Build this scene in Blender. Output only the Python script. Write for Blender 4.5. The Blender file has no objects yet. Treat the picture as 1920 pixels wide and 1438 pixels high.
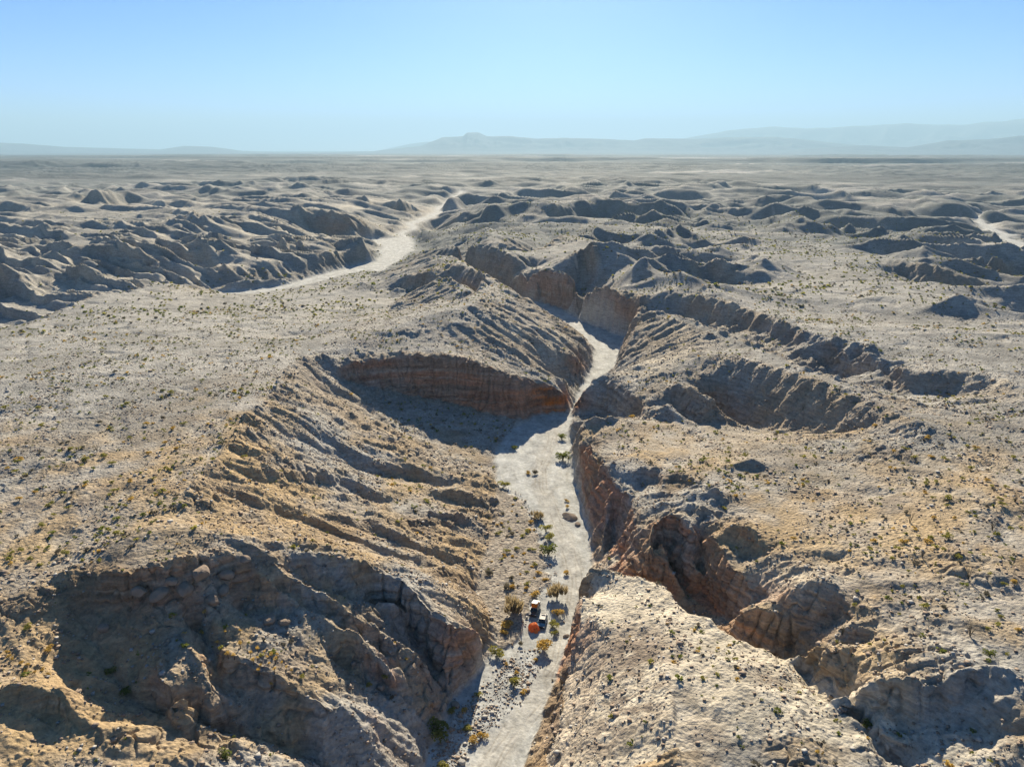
import bpy, math, random
import numpy as np
from mathutils import Vector, Matrix

# ------------------------------------------------------------------ camera, sky, sun, exposure
sc = bpy.context.scene
CAM_Z = 110.0
PITCH = math.radians(18.2)
FPX = 1332.0                      # focal length in pixels of the 1920 wide photograph
cam_d = bpy.data.cameras.new('camera')
cam = bpy.data.objects.new('camera', cam_d)
sc.collection.objects.link(cam)
cam.location = (0, 0, CAM_Z)
cam.rotation_euler = (math.radians(90) - PITCH, 0, 0)
cam_d.sensor_width = 36.0
cam_d.lens = 36.0 * FPX / 1920.0
cam_d.clip_start = 1.0
cam_d.clip_end = 200000.0
sc.camera = cam

SUN_EL = math.radians(26.0)
SUN_AZ = math.radians(3.0)        # clockwise from +Y (the viewing direction)
world = bpy.data.worlds.new('World')
sc.world = world
world.use_nodes = True
wn = world.node_tree.nodes
bg = wn['Background']
sky = wn.new('ShaderNodeTexSky')
sky.sky_type = 'NISHITA'
sky.sun_disc = False
sky.sun_elevation = SUN_EL
sky.sun_rotation = SUN_AZ
sky.altitude = 300
sky.air_density = 0.38
sky.dust_density = 0.2
sky.ozone_density = 5.5
hs = wn.new('ShaderNodeHueSaturation'); hs.inputs['Saturation'].default_value = 1.28; hs.inputs['Hue'].default_value = 0.500
world.node_tree.links.new(sky.outputs[0], hs.inputs['Color'])
world.node_tree.links.new(hs.outputs[0], bg.inputs[0])
bg.inputs[1].default_value = 0.07
sun_d = bpy.data.lights.new('sun', 'SUN')
sun_d.energy = 5.0
sun_d.angle = math.radians(0.5)
sun_d.color = (1.0, 0.87, 0.66)
sun = bpy.data.objects.new('sun', sun_d)
sc.collection.objects.link(sun)
sdir = Vector((math.sin(SUN_AZ) * math.cos(SUN_EL), math.cos(SUN_AZ) * math.cos(SUN_EL), math.sin(SUN_EL)))
sun.rotation_euler = sdir.to_track_quat('Z', 'Y').to_euler()
sc.view_settings.view_transform = 'Standard'
sc.view_settings.look = 'None'
sc.view_settings.gamma = 1.0
sc.view_settings.exposure = 1.4
sc.render.engine = 'CYCLES'
sc.cycles.max_bounces = 5
sc.cycles.diffuse_bounces = 1
sc.cycles.volume_bounces = 0
sc.cycles.use_denoising = True

rng = np.random.default_rng(7)
random.seed(7)
CP, SP = math.cos(PITCH), math.sin(PITCH)
F = np.float32

# ------------------------------------------------------------------ measuring helpers
def ray(u, v):
    """unit-forward ray through a pixel of the photograph (world directions)"""
    a, b = (u - 960.0) / FPX, (719.0 - v) / FPX
    return a, CP + b * SP, -SP + b * CP

def gp(u, v, z):
    """ground point seen at a pixel when the ground there is z high"""
    dx, dy, dz = ray(u, v)
    t = (z - CAM_Z) / dz
    return (dx * t, dy * t, z)

def azr(p):
    return math.atan2(p[0], p[1]), math.hypot(p[0], p[1])

# ------------------------------------------------------------------ noise
def _h(ix, iy, s):
    h = (ix.astype(np.uint32) * np.uint32(374761393)) ^ (iy.astype(np.uint32) * np.uint32(668265263)) ^ np.uint32((s * 2246822519) & 0xffffffff)
    h = (h ^ (h >> np.uint32(13))) * np.uint32(1274126177)
    h = (h ^ (h >> np.uint32(15))) * np.uint32(2246822519)
    return h ^ (h >> np.uint32(16))

def hsh(ix, iy, s):
    return (_h(ix, iy, s) & np.uint32(0xffffff)).astype(F) * F(1 / 16777216.0)

def noise(x, y, s=0):
    """gradient noise about -1..1"""
    x = np.asarray(x, F); y = np.asarray(y, F)
    fx0 = np.floor(x); fy0 = np.floor(y)
    ix = fx0.astype(np.int64).astype(np.int32); iy = fy0.astype(np.int64).astype(np.int32)
    fx = x - fx0; fy = y - fy0
    ux = fx * fx * fx * (fx * (fx * 6 - 15) + 10); uy = fy * fy * fy * (fy * (fy * 6 - 15) + 10)
    def g(i, j):
        a = hsh(ix + i, iy + j, s) * F(2 * math.pi)
        return np.cos(a) * (fx - i) + np.sin(a) * (fy - j)
    a = g(0, 0); b = g(1, 0); c = g(0, 1); d = g(1, 1)
    return F(1.5) * ((a + (b - a) * ux) * (1 - uy) + (c + (d - c) * ux) * uy)

def fbm(x, y, lam, octv=4, s=0, gain=0.5):
    t = 0; a = 1.0; f = 1.0 / lam; n = 0
    for k in range(octv):
        t = t + a * noise(x * f + 17.3 * k, y * f - 9.1 * k, s + k)
        n += a; a *= gain; f *= 2.03
    return t / n

def ridged(x, y, lam, octv=4, s=0, gain=0.5, soft=0.0):
    t = 0; a = 1.0; f = 1.0 / lam; n = 0; w = 1.0
    for k in range(octv):
        nn_ = noise(x * f + 5.7 * k, y * f + 3.3 * k, s + k)
        r = 1 - np.sqrt(nn_ * nn_ + soft * soft) * 1.4
        r = r * r * w
        t = t + a * r; n += a
        w = np.clip(r * 1.6, 0, 1)
        a *= gain; f *= 2.07
    return t / n

def noise3(x, y, z, s=0):
    """value noise in space, -1..1"""
    x = np.asarray(x, F); y = np.asarray(y, F); z = np.asarray(z, F)
    z0 = np.floor(z); fz = z - z0; uz = fz * fz * (3 - 2 * fz)
    iz = z0.astype(np.int32)
    fx0 = np.floor(x); fy0 = np.floor(y)
    ix = fx0.astype(np.int32); iy = fy0.astype(np.int32)
    fx = x - fx0; fy = y - fy0
    ux = fx * fx * (3 - 2 * fx); uy = fy * fy * (3 - 2 * fy)
    def lay(k):
        q = (iz + k) * np.int32(1013)
        a = hsh(ix + q, iy, s); b = hsh(ix + 1 + q, iy, s); c = hsh(ix + q, iy + 1, s); d = hsh(ix + 1 + q, iy + 1, s)
        return (a + (b - a) * ux) * (1 - uy) + (c + (d - c) * ux) * uy
    l0 = lay(0); l1 = lay(1)
    return (l0 + (l1 - l0) * uz) * 2 - 1

def cells(x, y, lam, s=0, jit=0.9):
    """distance to the nearest and second nearest scattered point, and that point's own random number"""
    x = np.asarray(x, F) / F(lam); y = np.asarray(y, F) / F(lam)
    fx0 = np.floor(x); fy0 = np.floor(y); ix = fx0.astype(np.int32); iy = fy0.astype(np.int32)
    d1 = np.full(x.shape, 9, F); d2 = np.full(x.shape, 9, F); rid = np.zeros(x.shape, F)
    for i in (-1, 0, 1):
        for j in (-1, 0, 1):
            px = fx0 + i + (hsh(ix + i, iy + j, s) - 0.5) * jit + 0.5
            py = fy0 + j + (hsh(ix + i, iy + j, s + 1) - 0.5) * jit + 0.5
            d = np.sqrt((x - px) ** 2 + (y - py) ** 2)
            r = hsh(ix + i, iy + j, s + 2)
            m = d < d1
            d2 = np.where(m, d1, np.minimum(d2, d)); rid = np.where(m, r, rid); d1 = np.where(m, d, d1)
    return d1, d2, rid

def sst(a, b, x):
    t = np.clip((x - a) / (b - a), 0, 1)
    return t * t * (3 - 2 * t)

def gully(x, y, dx, dy, lam, octv, s, gain=0.5, branch=0.6):
    """grooves that run down the slope; (dx,dy) is the unit downslope direction"""
    tot = 0; amp = 1.0; n = 0; gx = 0; gy = 0; f = 1.0 / lam
    for k in range(octv):
        ax = dx + gx; ay = dy + gy
        l = np.sqrt(ax * ax + ay * ay) + 1e-6
        px_ = -ay / l; py_ = ax / l
        X = x * f; Y = y * f
        fx0 = np.floor(X); fy0 = np.floor(Y); ix = fx0.astype(np.int32); iy = fy0.astype(np.int32)
        fx = X - fx0; fy = Y - fy0
        va = 0; wt = 0; sa = 0
        for i in (-1, 0, 1, 2):
            for j in (-1, 0, 1, 2):
                if i in (-1, 2) and j in (-1, 2): continue
                vx = fx - i + (hsh(ix + i, iy + j, s + k) - 0.5) * 0.9
                vy = fy - j + (hsh(ix + i, iy + j, s + k + 40) - 0.5) * 0.9
                w = np.exp(-(vx * vx + vy * vy) * 2.2)
                ph = (vx * px_ + vy * py_) * F(2 * math.pi) * 1.15 + hsh(ix + i, iy + j, s + k + 80) * F(6.28)
                va = va + np.cos(ph) * w; sa = sa + np.sin(ph) * w; wt = wt + w
        va = va / wt * 1.3; sa = sa / wt
        tot = tot + amp * va; n += amp
        gx = gx - px_ * sa * branch; gy = gy - py_ * sa * branch
        amp *= gain; f *= 1.95
    return tot / n

# ------------------------------------------------------------------ the lie of the land: surveyed lines (pixel, pixel, height in metres)
LINES = []      # every entry: list of world points (x, y, z)

def L(*pts):
    w = [gp(*p) for p in pts]
    LINES.append(w)
    return w

def OFF(ref, slope, *uv, keep=True):
    """points seen at uv on a face of the given slope that starts at the reference line"""
    ra = sorted((azr(p) + (p[2],)) for p in ref)
    A = [q[0] for q in ra]; R = [q[1] for q in ra]; Z = [q[2] for q in ra]
    out = []
    for u, v in uv:
        dx, dy, dz = ray(u, v)
        h = math.hypot(dx, dy); td = -dz / h; az = math.atan2(dx, dy)
        rt = np.interp(az, A, R); zt = np.interp(az, A, Z)
        r = (CAM_Z - zt + slope * rt) / (td + slope)
        out.append((r * math.sin(az), r * math.cos(az), CAM_Z - r * td))
    if keep: LINES.append(out)
    return out

def SH(ref, dx, dy, z):
    out = [(p[0] + dx, p[1] + dy, (z if not callable(z) else z(p[2]))) for p in ref]
    LINES.append(out)
    return out

# main wash
W_EDGE = [(770, 1470), (795, 1438), (800, 1410), (830, 1350), (850, 1310), (905, 1250), (930, 1205), (925, 1160), (893, 1110), (905, 1060), (925, 1010), (938, 960), (932, 900), (928, 860), (942, 822), (968, 797), (1012, 778), (1066, 776), (1074, 757), (1088, 724), (1099, 702), (1110, 684), (1112, 660), (1100, 640), (1070, 622), (1040, 602), (1000, 585), (975, 572), (950, 560), (915, 545)]
E_EDGE = [(972, 1470), (985, 1438), (1000, 1390), (1022, 1330), (1042, 1270), (1058, 1220), (1075, 1185), (1085, 1150), (1096, 1100), (1110, 1062), (1104, 1000), (1088, 930), (1076, 880), (1070, 850), (1070, 800), (1075, 774), (1086, 757), (1104, 738), (1135, 712), (1158, 685), (1168, 655), (1176, 634), (1130, 614), (1095, 603), (1070, 586), (1030, 572), (1000, 563), (980, 560), (950, 552), (915, 537)]
FLOORS = [[gp(u, v, 0)[:2] for u, v in W_EDGE + E_EDGE[::-1]]]
# the wash on the left
LW = [(375, 548), (430, 554), (480, 550), (540, 541), (600, 528), (650, 514), (690, 508), (716, 512), (748, 492), (780, 470), (772, 458), (766, 445), (774, 430), (792, 416), (808, 410), (826, 400), (838, 386), (852, 372), (872, 360), (868, 357), (846, 368), (826, 384), (812, 396), (796, 404), (776, 414), (758, 430), (748, 445), (715, 449), (683, 452), (708, 462), (722, 476), (703, 490), (650, 501), (600, 515), (540, 532), (470, 544), (430, 545)]
FLOORS.append([gp(u, v, 0)[:2] for u, v in LW])
FLOORS.append([gp(u, v, 0)[:2] for u, v in [(975, 490), (1012, 490), (1008, 500), (998, 505)]])
FLOORS.append([gp(u, v, 0)[:2] for u, v in [(1838, 398), (1850, 398), (1843, 410), (1868, 425), (1905, 447), (1990, 476), (1990, 488), (1915, 468), (1868, 442), (1836, 426), (1828, 412)]])

# ---- the red cliff and the bowl under it
baseA = L((640, 716, 17), (690, 722, 14), (760, 738, 9.5), (850, 755, 6), (930, 778, 2.5), (975, 788, 0.5), (1012, 776, 0), (1064, 772, 0))
topA = OFF(baseA, 5.5, (622, 700), (645, 690), (700, 680), (750, 672), (840, 668), (900, 685), (960, 705), (1005, 721), (1040, 732), (1066, 737))
L((600, 690, 23), (622, 702, 21), (640, 716, 17))
L((585, 700, 25), (610, 735, 18), (680, 780, 11), (780, 830, 6), (880, 868, 2), (930, 885, 0.5))
L((700, 745, 11), (800, 800, 5.5), (905, 840, 1.5))
spur = L((480, 757, 33), (520, 760, 30.5), (570, 775, 27), (640, 815, 19), (700, 845, 13.5), (760, 868, 9.5), (830, 880, 6), (900, 893, 3), (930, 912, 1))
# ridge north of the cliff
crestA = L((560, 668, 26), (640, 652, 26), (720, 620, 30), (800, 590, 33), (880, 573, 35), (935, 600, 29), (1000, 620, 22), (1060, 640, 15), (1105, 655, 9), (1119, 672, 5))
L((840, 650, 26), (900, 660, 23), (960, 690, 18), (1020, 705, 13), (1060, 715, 9))
gulA = L((850, 600, 32.5), (900, 620, 28), (960, 655, 21), (1000, 690, 14.5), (1030, 705, 10.5))
L((1000, 645, 19), (1060, 670, 12), (1100, 682, 6.5), (1112, 688, 4.5))
OFF(W := [gp(u, v, 0) for u, v in ((1040, 735), (1062, 728), (1083, 722), (1110, 690))], 2.6, (1040, 714), (1070, 712), (1095, 700), (1112, 684))
# long crest running up to the left wash
crR1 = L((745, 505, 6), (780, 488, 17), (830, 478, 27), (868, 492, 33), (905, 515, 33), (945, 540, 29), (1000, 575, 22), (1060, 612, 15), (1108, 645, 9))
L((880, 573, 35), (900, 545, 33), (905, 515, 33))
L((700, 520, 4), (740, 520, 13), (790, 515, 23), (830, 518, 28), (890, 545, 30))
L((735, 548, 7), (790, 553, 9), (850, 560, 14), (905, 563, 20), (870, 566, 27))
L((650, 525, 4), (690, 540, 8), (740, 560, 9), (720, 590, 12), (800, 575, 18), (640, 600, 13))
L((660, 545, 6), (676, 525, 16), (728, 548, 9)); L((735, 552, 7), (745, 535, 15), (775, 552, 9))
L((540, 640, 17), (565, 625, 23), (590, 642, 17))
# the second crest, its wall above the hidden bend
crR2 = L((790, 470, 10), (830, 462, 20), (880, 460, 27), (920, 465, 29), (955, 478, 27), (985, 497, 20), (1000, 507, 14))
SH(crR2, -4, -45, 3)
L((915, 541, 0), (880, 520, 0), (860, 500, 1), (820, 480, 0))
# the walls across the gorge
baseB = L((940, 545, 0), (985, 561, 0), (1030, 569, 0), (1072, 584, 0), (1078, 598, 0), (1110, 611, 0), (1176, 633, 0), (1190, 640, 0))
topB = OFF(baseB, 4.5, (955, 520), (985, 512), (1020, 508), (1045, 502), (1070, 500), (1082, 552), (1112, 536), (1130, 532), (1160, 560), (1190, 590), (1202, 600))
L((1045, 502, 21), (1060, 488, 28), (1078, 480, 31), (1105, 488, 30), (1125, 510, 26), (1160, 505, 27), (1190, 515, 26), (1215, 540, 25), (1200, 570, 22), (1190, 590, 20))
L((1125, 530, 22), (1160, 512, 27)); L((1080, 545, 15), (1095, 530, 13), (1115, 520, 22))
L((1012, 498, 0), (1030, 480, 10), (1022, 455, 26), (1060, 440, 30), (1110, 452, 30), (1150, 470, 28), (1230, 505, 26), (1330, 545, 24))
L((1022, 490, 1), (1026, 460, 22))
L((950, 485, 6), (975, 478, 10), (1005, 470, 16), (940, 455, 22), (905, 420, 28), (880, 432, 22), (850, 440, 10))
L((1140, 478, 18), (1200, 500, 18), (1290, 540, 16), (1350, 560, 14))

# ---- left plateau
L((-60, 1130, 30), (60, 1060, 30), (215, 1003, 30.7), (330, 944, 31.5), (400, 858, 32), (480, 757, 32), (540, 690, 29), (600, 655, 26))
L((-80, 900, 30.5), (150, 850, 31), (350, 760, 31), (470, 690, 29), (560, 640, 25))
L((-80, 720, 30), (150, 700, 29), (330, 650, 26), (480, 600, 20), (600, 580, 14))
L((-80, 640, 24), (60, 605, 21), (100, 588, 22), (182, 548, 24), (230, 548, 22), (300, 530, 20), (350, 535, 13), (420, 556, 2), (470, 556, 2), (600, 540, 3), (650, 530, 3))
L((300, 600, 23), (450, 575, 12), (560, 565, 9))
OFF([gp(60, 605, 21), gp(100, 588, 22), gp(182, 548, 24)], 0.9, keep=False)
SH([gp(60, 600, 21), gp(100, 588, 22), gp(182, 548, 24), gp(240, 545, 20)], -14, 22, 3)
L((-90, 560, 3), (0, 575, 3), (60, 580, 2), (120, 560, 5), (150, 540, 5))
# left slickrock, tilted slabs with dark scarps
def scarp(tops, bases, s=1.3, zt=20):
    t = L(*[(u, v, z) for u, v, z in tops])
    OFF(t, s, *bases)
    return t
scarp([(150, 468, 26), (180, 457, 30), (235, 466, 28), (280, 482, 23), (312, 504, 14)], [(160, 492), (190, 503), (245, 512), (305, 524)], 0.9)
scarp([(298, 452, 26), (345, 456, 25), (378, 474, 20), (400, 492, 14)], [(300, 464), (335, 473), (375, 488), (398, 500)], 0.9)
scarp([(115, 488, 20), (145, 484, 20), (160, 500, 16)], [(120, 503), (145, 510), (160, 515)], 1.0)
scarp([(105, 520, 14), (130, 518, 14), (145, 525, 12)], [(108, 532), (130, 535), (145, 535)], 1.0)
scarp([(145, 517, 15), (180, 520, 14), (215, 530, 10)], [(165, 535), (190, 543), (215, 533)], 1.0)
scarp([(-40, 520, 20), (30, 518, 18), (45, 530, 14)], [(-40, 560), (10, 565), (35, 552)], 1.0)
scarp([(90, 435, 26), (115, 445, 24)], [(95, 448), (113, 458)], 1.0)
scarp([(376, 412, 34), (392, 402, 36), (415, 412, 33)], [(380, 420), (395, 425), (412, 424)], 1.1)
scarp([(255, 430, 27), (275, 435, 27), (290, 440, 25)], [(258, 440), (272, 448), (288, 447)], 1.0)
scarp([(320, 378, 30), (340, 376, 32), (370, 388, 24)], [(322, 396), (335, 390), (365, 392)], 1.0)
scarp([(556, 398, 32), (580, 388, 36), (610, 395, 34), (660, 415, 24), (700, 432, 12), (735, 440, 6)], [(555, 412), (580, 438), (620, 445), (670, 452), (690, 450), (735, 446)], 0.8)
scarp([(502, 470, 12), (530, 462, 20), (550, 458, 20), (575, 474, 12)], [(505, 482), (530, 484), (550, 485), (570, 484)], 0.9)
scarp([(562, 462, 17), (590, 465, 15), (605, 475, 10)], [(565, 480), (590, 484), (603, 480)], 0.9)
scarp([(595, 378, 30), (640, 390, 22), (700, 405, 14)], [(600, 386), (645, 398), (700, 412)], 0.8)
scarp([(655, 372, 20), (680, 362, 36), (705, 375, 22)], [(660, 378), (680, 382), (705, 382)], 0.8)
scarp([(730, 380, 16), (745, 364, 36), (775, 385, 14)], [(735, 396), (750, 398), (775, 394)], 0.8)
scarp([(820, 405, 10), (850, 384, 29), (900, 380, 32), (930, 394, 26)], [(822, 415), (860, 408), (900, 402), (930, 405)], 0.6)
L((400, 505, 12), (470, 498, 13), (560, 488, 14), (640, 473, 13), (690, 468, 11), (690, 478, 10), (640, 490, 9))
L((395, 528, 9), (470, 520, 9), (560, 512, 8), (620, 505, 7)); L((395, 540, 2), (470, 537, 1), (560, 526, 1))
L((340, 500, 10), (390, 512, 6), (400, 540, 1))
L((0, 430, 22), (100, 420, 24), (250, 410, 26), (400, 395, 28), (560, 380, 22))
L((-80, 480, 16), (60, 470, 18), (90, 500, 14))
L((200, 520, 8), (270, 518, 8), (330, 522, 8))
# ---- slope of ribs between the plateau and the wash
def rib(crest, s, bases):
    t = L(*crest); OFF(t, s, *bases); return t
rib([(430, 800, 32), (500, 800, 28), (560, 815, 24), (620, 838, 19), (680, 872, 13), (712, 885, 10)], 0.9, [(520, 815), (560, 830), (620, 855), (680, 885), (705, 898)])
rib([(640, 862, 16), (715, 868, 12.5), (775, 876, 9.5), (835, 893, 6.5), (850, 898, 6)], 1.2, [(715, 890), (770, 905), (820, 912), (845, 908)])
rib([(400, 862, 32), (470, 880, 28.5), (560, 890, 23), (640, 897, 17), (690, 915, 13), (735, 930, 11)], 1.3, [(420, 880), (470, 895), (560, 903), (640, 915), (690, 945), (732, 940)])
rib([(780, 905, 8), (815, 915, 8), (870, 918, 7), (905, 935, 4)], 1.2, [(820, 930), (860, 945), (900, 952)])
rib([(740, 940, 9), (810, 957, 8.5), (855, 962, 7), (890, 968, 4)], 1.3, [(815, 975), (850, 985), (880, 985)])
rib([(330, 945, 31.5), (420, 905, 29.5), (480, 930, 26), (520, 945, 23.5), (600, 975, 19), (680, 1010, 15), (760, 1035, 11), (820, 1055, 8)], 1.0, [(420, 935), (480, 952), (520, 965), (600, 990), (680, 1025), (760, 1055), (815, 1075)])
rib([(560, 970, 21), (640, 965, 17), (700, 985, 13), (770, 1010, 10), (860, 1040, 6), (890, 1060, 3)], 0.9, [(640, 980), (700, 1003), (770, 1028), (850, 1060)])
# bluff by the wash
bl = L((520, 1032, 27), (600, 1045, 24.6), (680, 1065, 21.5), (740, 1090, 18.5), (780, 1120, 16), (800, 1150, 14), (845, 1185, 12), (900, 1182, 10), (935, 1184, 7))
L((620, 1030, 23.6), (720, 1050, 18.6), (800, 1085, 14.5), (870, 1120, 9.5), (905, 1150, 6), (930, 1168, 2))
L((700, 1020, 14), (800, 1050, 10), (860, 1075, 6), (885, 1095, 2))
OFF(bl, 1.1, (540, 1080), (600, 1105), (680, 1128), (740, 1130), (765, 1122))
OFF([gp(845, 1185, 12), gp(900, 1182, 10), gp(935, 1184, 7)], 2.2, (830, 1250), (870, 1262), (905, 1246), (928, 1212))
L((700, 1155, 10), (760, 1190, 6), (800, 1240, 3), (825, 1290, 1), (838, 1320, 0))
# ridge f
f1 = L((488, 1040, 28), (530, 1075, 25), (580, 1100, 22.3), (640, 1140, 18.5), (700, 1180, 14.6), (760, 1220, 10.5), (800, 1250, 7.5), (800, 1268, 5))
SH(f1, -1.2, -3.0, lambda z: z - 0.9)
L((520, 1108, 22.1), (580, 1142, 18.4), (640, 1178, 14.8), (700, 1219, 11.1), (740, 1262, 8))
rib([(450, 1102, 23.8), (500, 1118, 22.2), (545, 1125, 21.2), (610, 1160, 18.2), (680, 1210, 14.2), (730, 1260, 10.4), (740, 1290, 8.3)], 1.2, [(450, 1145), (500, 1150), (545, 1150)])
L((640, 1250, 11), (700, 1290, 8), (760, 1320, 5.5), (820, 1330, 2.5))
rib([(400, 1170, 22), (470, 1172, 20.8), (500, 1195, 19), (560, 1240, 16.4), (620, 1290, 13.4), (680, 1340, 10), (700, 1378, 7.5)], 0.5, [])
i2 = L((405, 1215, 21.3), (440, 1232, 20.3), (500, 1262, 18.3), (560, 1300, 15.5), (610, 1330, 13.1))
OFF(i2, 1.5, (430, 1290), (480, 1310), (540, 1345), (600, 1368))
L((332, 1188, 22), (345, 1190, 22), (388, 1260, 20), (398, 1300, 18.6)); L((330, 1192, 22), (302, 1250, 20.8), (296, 1285, 20), (345, 1322, 18.8), (392, 1308, 18.6))
L((255, 1230, 19.8), (268, 1290, 17.8)); L((372, 1180, 20), (402, 1240, 18), (414, 1290, 15.8))
# knobbly crest and the dark bowl
kn = L((110, 1080, 30), (160, 1052, 31), (215, 1022, 32.3), (290, 992, 33.4), (380, 988, 32.8), (440, 1008, 31), (488, 1040, 28))
belly = L((190, 1080, 30.2), (215, 1080, 30.9), (260, 1074, 31.6), (330, 1060, 31.6), (395, 1044, 30.8), (440, 1046, 29.2), (480, 1058, 27.2))
OFF(belly, 1.7, (195, 1160), (215, 1150), (290, 1140), (360, 1110), (420, 1088), (470, 1080))
L((150, 1150, 24.5), (165, 1200, 21.6), (195, 1250, 19.2), (235, 1298, 17.2), (300, 1336, 15), (350, 1358, 13.5), (450, 1380, 11), (560, 1412, 8), (640, 1460, 5), (760, 1500, 2))
L((60, 1100, 29.8), (70, 1200, 25.6), (110, 1270, 22), (190, 1320, 19), (260, 1348, 17.2), (330, 1374, 15.8), (420, 1392, 13.6), (500, 1406, 12), (560, 1436, 10.5))
rib([(-60, 1300, 27), (20, 1282, 26.5), (75, 1285, 25.6), (115, 1310, 24.4), (125, 1335, 23)], 1.2, [(20, 1330), (75, 1350), (115, 1365)])
L((100, 1400, 20.5), (200, 1372, 20), (150, 1438, 19.5), (330, 1438, 17), (450, 1460, 14.5))

# ---- east side: the fin, the slab, the slot
rn = L((1080, 758, 4), (1092, 732, 11), (1130, 703, 16.5), (1175, 735, 17), (1222, 783, 16))
OFF(rn, 1.1, (1095, 780), (1130, 785), (1175, 788), (1210, 787))
L((1068, 800, 0), (1078, 790, 8), (1105, 792, 8))
OFF([gp(1066, 790, 0), gp(1072, 850, 0)], 6, keep=False)
rim = L((1112, 786, 18), (1085, 800, 14), (1084, 845, 13.5), (1104, 835, 17), (1108, 855, 17), (1130, 872, 17.5), (1150, 900, 17), (1176, 935, 16), (1184, 965, 15.2), (1190, 1005, 14.8), (1198, 1045, 13.5), (1204, 1072, 12))
L((1112, 786, 18), (1150, 784, 18), (1215, 788, 18), (1250, 800, 18))
L((1150, 870, 19), (1200, 850, 20), (1250, 840, 20.5), (1300, 850, 21))
rib([(1190, 885, 18.8), (1215, 878, 20), (1238, 890, 20.5), (1248, 910, 20.8)], 1.2, [(1200, 905), (1220, 912), (1240, 918)])
L((1200, 960, 17.3), (1225, 942, 19.3), (1262, 950, 21))
rim3 = L((1202, 1075, 12), (1215, 1030, 17), (1230, 985, 20), (1262, 965, 21.5), (1300, 985, 22), (1340, 1020, 21.5), (1370, 1070, 20), (1400, 1110, 18), (1420, 1140, 16))
L((1150, 900, 17), (1140, 960, 10.5), (1128, 1020, 4.5), (1120, 1056, 1.2)); L((1184, 965, 15.2), (1172, 1020, 9.5), (1165, 1062, 5))
L((1165, 930, 14), (1154, 990, 6), (1145, 1045, 1.5)); L((1122, 875, 14), (1108, 930, 8.5), (1100, 985, 3))
L((1235, 985, 20.4), (1256, 1040, 16), (1276, 1090, 11), (1290, 1122, 8)); L((1340, 1020, 21.5), (1350, 1080, 16.5), (1366, 1130, 12.5), (1378, 1168, 10.5))
L((1300, 990, 20.5), (1308, 1050, 13.5), (1318, 1100, 10)); L((1215, 1035, 15), (1232, 1078, 7))
L((1290, 975, 22), (1288, 1030, 17), (1300, 1075, 13), (1308, 1120, 9))
floorE = [gp(u, v, 0) for u, v in E_EDGE]
slabN = L((1090, 1085, 12), (1100, 1066, 13), (1140, 1068, 14), (1190, 1078, 15), (1250, 1100, 16.5), (1270, 1130, 17), (1292, 1152, 17), (1330, 1162, 18), (1360, 1192, 18), (1400, 1205, 18), (1450, 1230, 18))
slot = SH(slabN[1:], 3, 3.6, lambda z: 0.5 + (z - 13) * 1.3)
SH(slabN[1:], 1.2, 1.5, lambda z: z - 2.5)
L((1225, 1084, 5), (1260, 1104, 6), (1290, 1122, 7), (1340, 1150, 8.5), (1375, 1176, 9.5))
OFF([gp(1225, 1084, 5), gp(1290, 1122, 7), gp(1375, 1176, 9.5)], 1.9, (1240, 1030), (1290, 1050), (1330, 1080), (1370, 1120))
rib([(1380, 1150, 17.5), (1405, 1140, 19), (1440, 1150, 20), (1480, 1165, 20), (1510, 1180, 19)], 1.6, [(1385, 1195), (1420, 1215), (1450, 1222)])
L((1460, 1232, 15), (1480, 1225, 14), (1500, 1265, 16), (1540, 1310, 18), (1580, 1345, 19), (1640, 1402, 20), (1690, 1450, 20))
L((1085, 1112, 12), (1086, 1145, 12), (1082, 1165, 11.5), (1095, 1160, 12), (1072, 1205, 9), (1062, 1235, 6), (1062, 1265, 5), (1042, 1320, 4), (1025, 1370, 3.5), (1008, 1438, 3), (1000, 1480, 3))
L((1063, 1208, 3.5), (1058, 1235, 2.2), (1045, 1290, 1.2), (1020, 1360, 1), (1000, 1430, 1))
L((1110, 1150, 13.5), (1150, 1200, 15.5), (1125, 1300, 14), (1085, 1420, 12))
L((1250, 1150, 17.5), (1250, 1230, 20), (1260, 1330, 22), (1280, 1470, 22.5))
L((1380, 1230, 20.5), (1430, 1300, 23), (1500, 1380, 24.5), (1560, 1470, 24.5))
L((1470, 1250, 19), (1540, 1330, 21), (1600, 1385, 22.5), (1640, 1430, 23), (1660, 1490, 22))
# ---- east upland
rib([(1280, 945, 22), (1310, 952, 23), (1345, 960, 23)], 0.8, [(1290, 962), (1320, 972), (1345, 972)])
rib([(1370, 870, 25), (1410, 856, 27), (1440, 878, 25)], 1.0, [(1385, 880), (1415, 884), (1435, 884)])
rib([(1255, 895, 21), (1275, 888, 23), (1305, 910, 22)], 1.0, [(1260, 910), (1285, 915), (1303, 915)])
rib([(1330, 925, 24), (1345, 916, 26), (1370, 940, 24)], 1.0, [(1330, 940), (1350, 945), (1368, 944)])
rib([(1360, 990, 24), (1385, 978, 26), (1400, 985, 26), (1425, 1010, 25)], 1.0, [(1370, 1020), (1390, 1040), (1410, 1048), (1420, 1030)])
rib([(1480, 1105, 25), (1500, 1090, 27), (1540, 1085, 28), (1580, 1110, 28), (1597, 1140, 27)], 1.3, [(1485, 1155), (1510, 1167), (1545, 1172), (1580, 1168), (1595, 1150)])
rib([(1550, 1195, 24), (1575, 1172, 26), (1600, 1165, 27), (1635, 1175, 27)], 1.2, [(1555, 1208), (1580, 1212), (1610, 1212), (1635, 1195)])
rib([(1562, 1308, 23), (1600, 1290, 26), (1650, 1275, 28.5), (1700, 1280, 29), (1760, 1280, 30), (1815, 1262, 32), (1850, 1245, 33)], 1.2, [(1590, 1345), (1630, 1360), (1680, 1372), (1730, 1362), (1790, 1330), (1840, 1290)])
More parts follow.
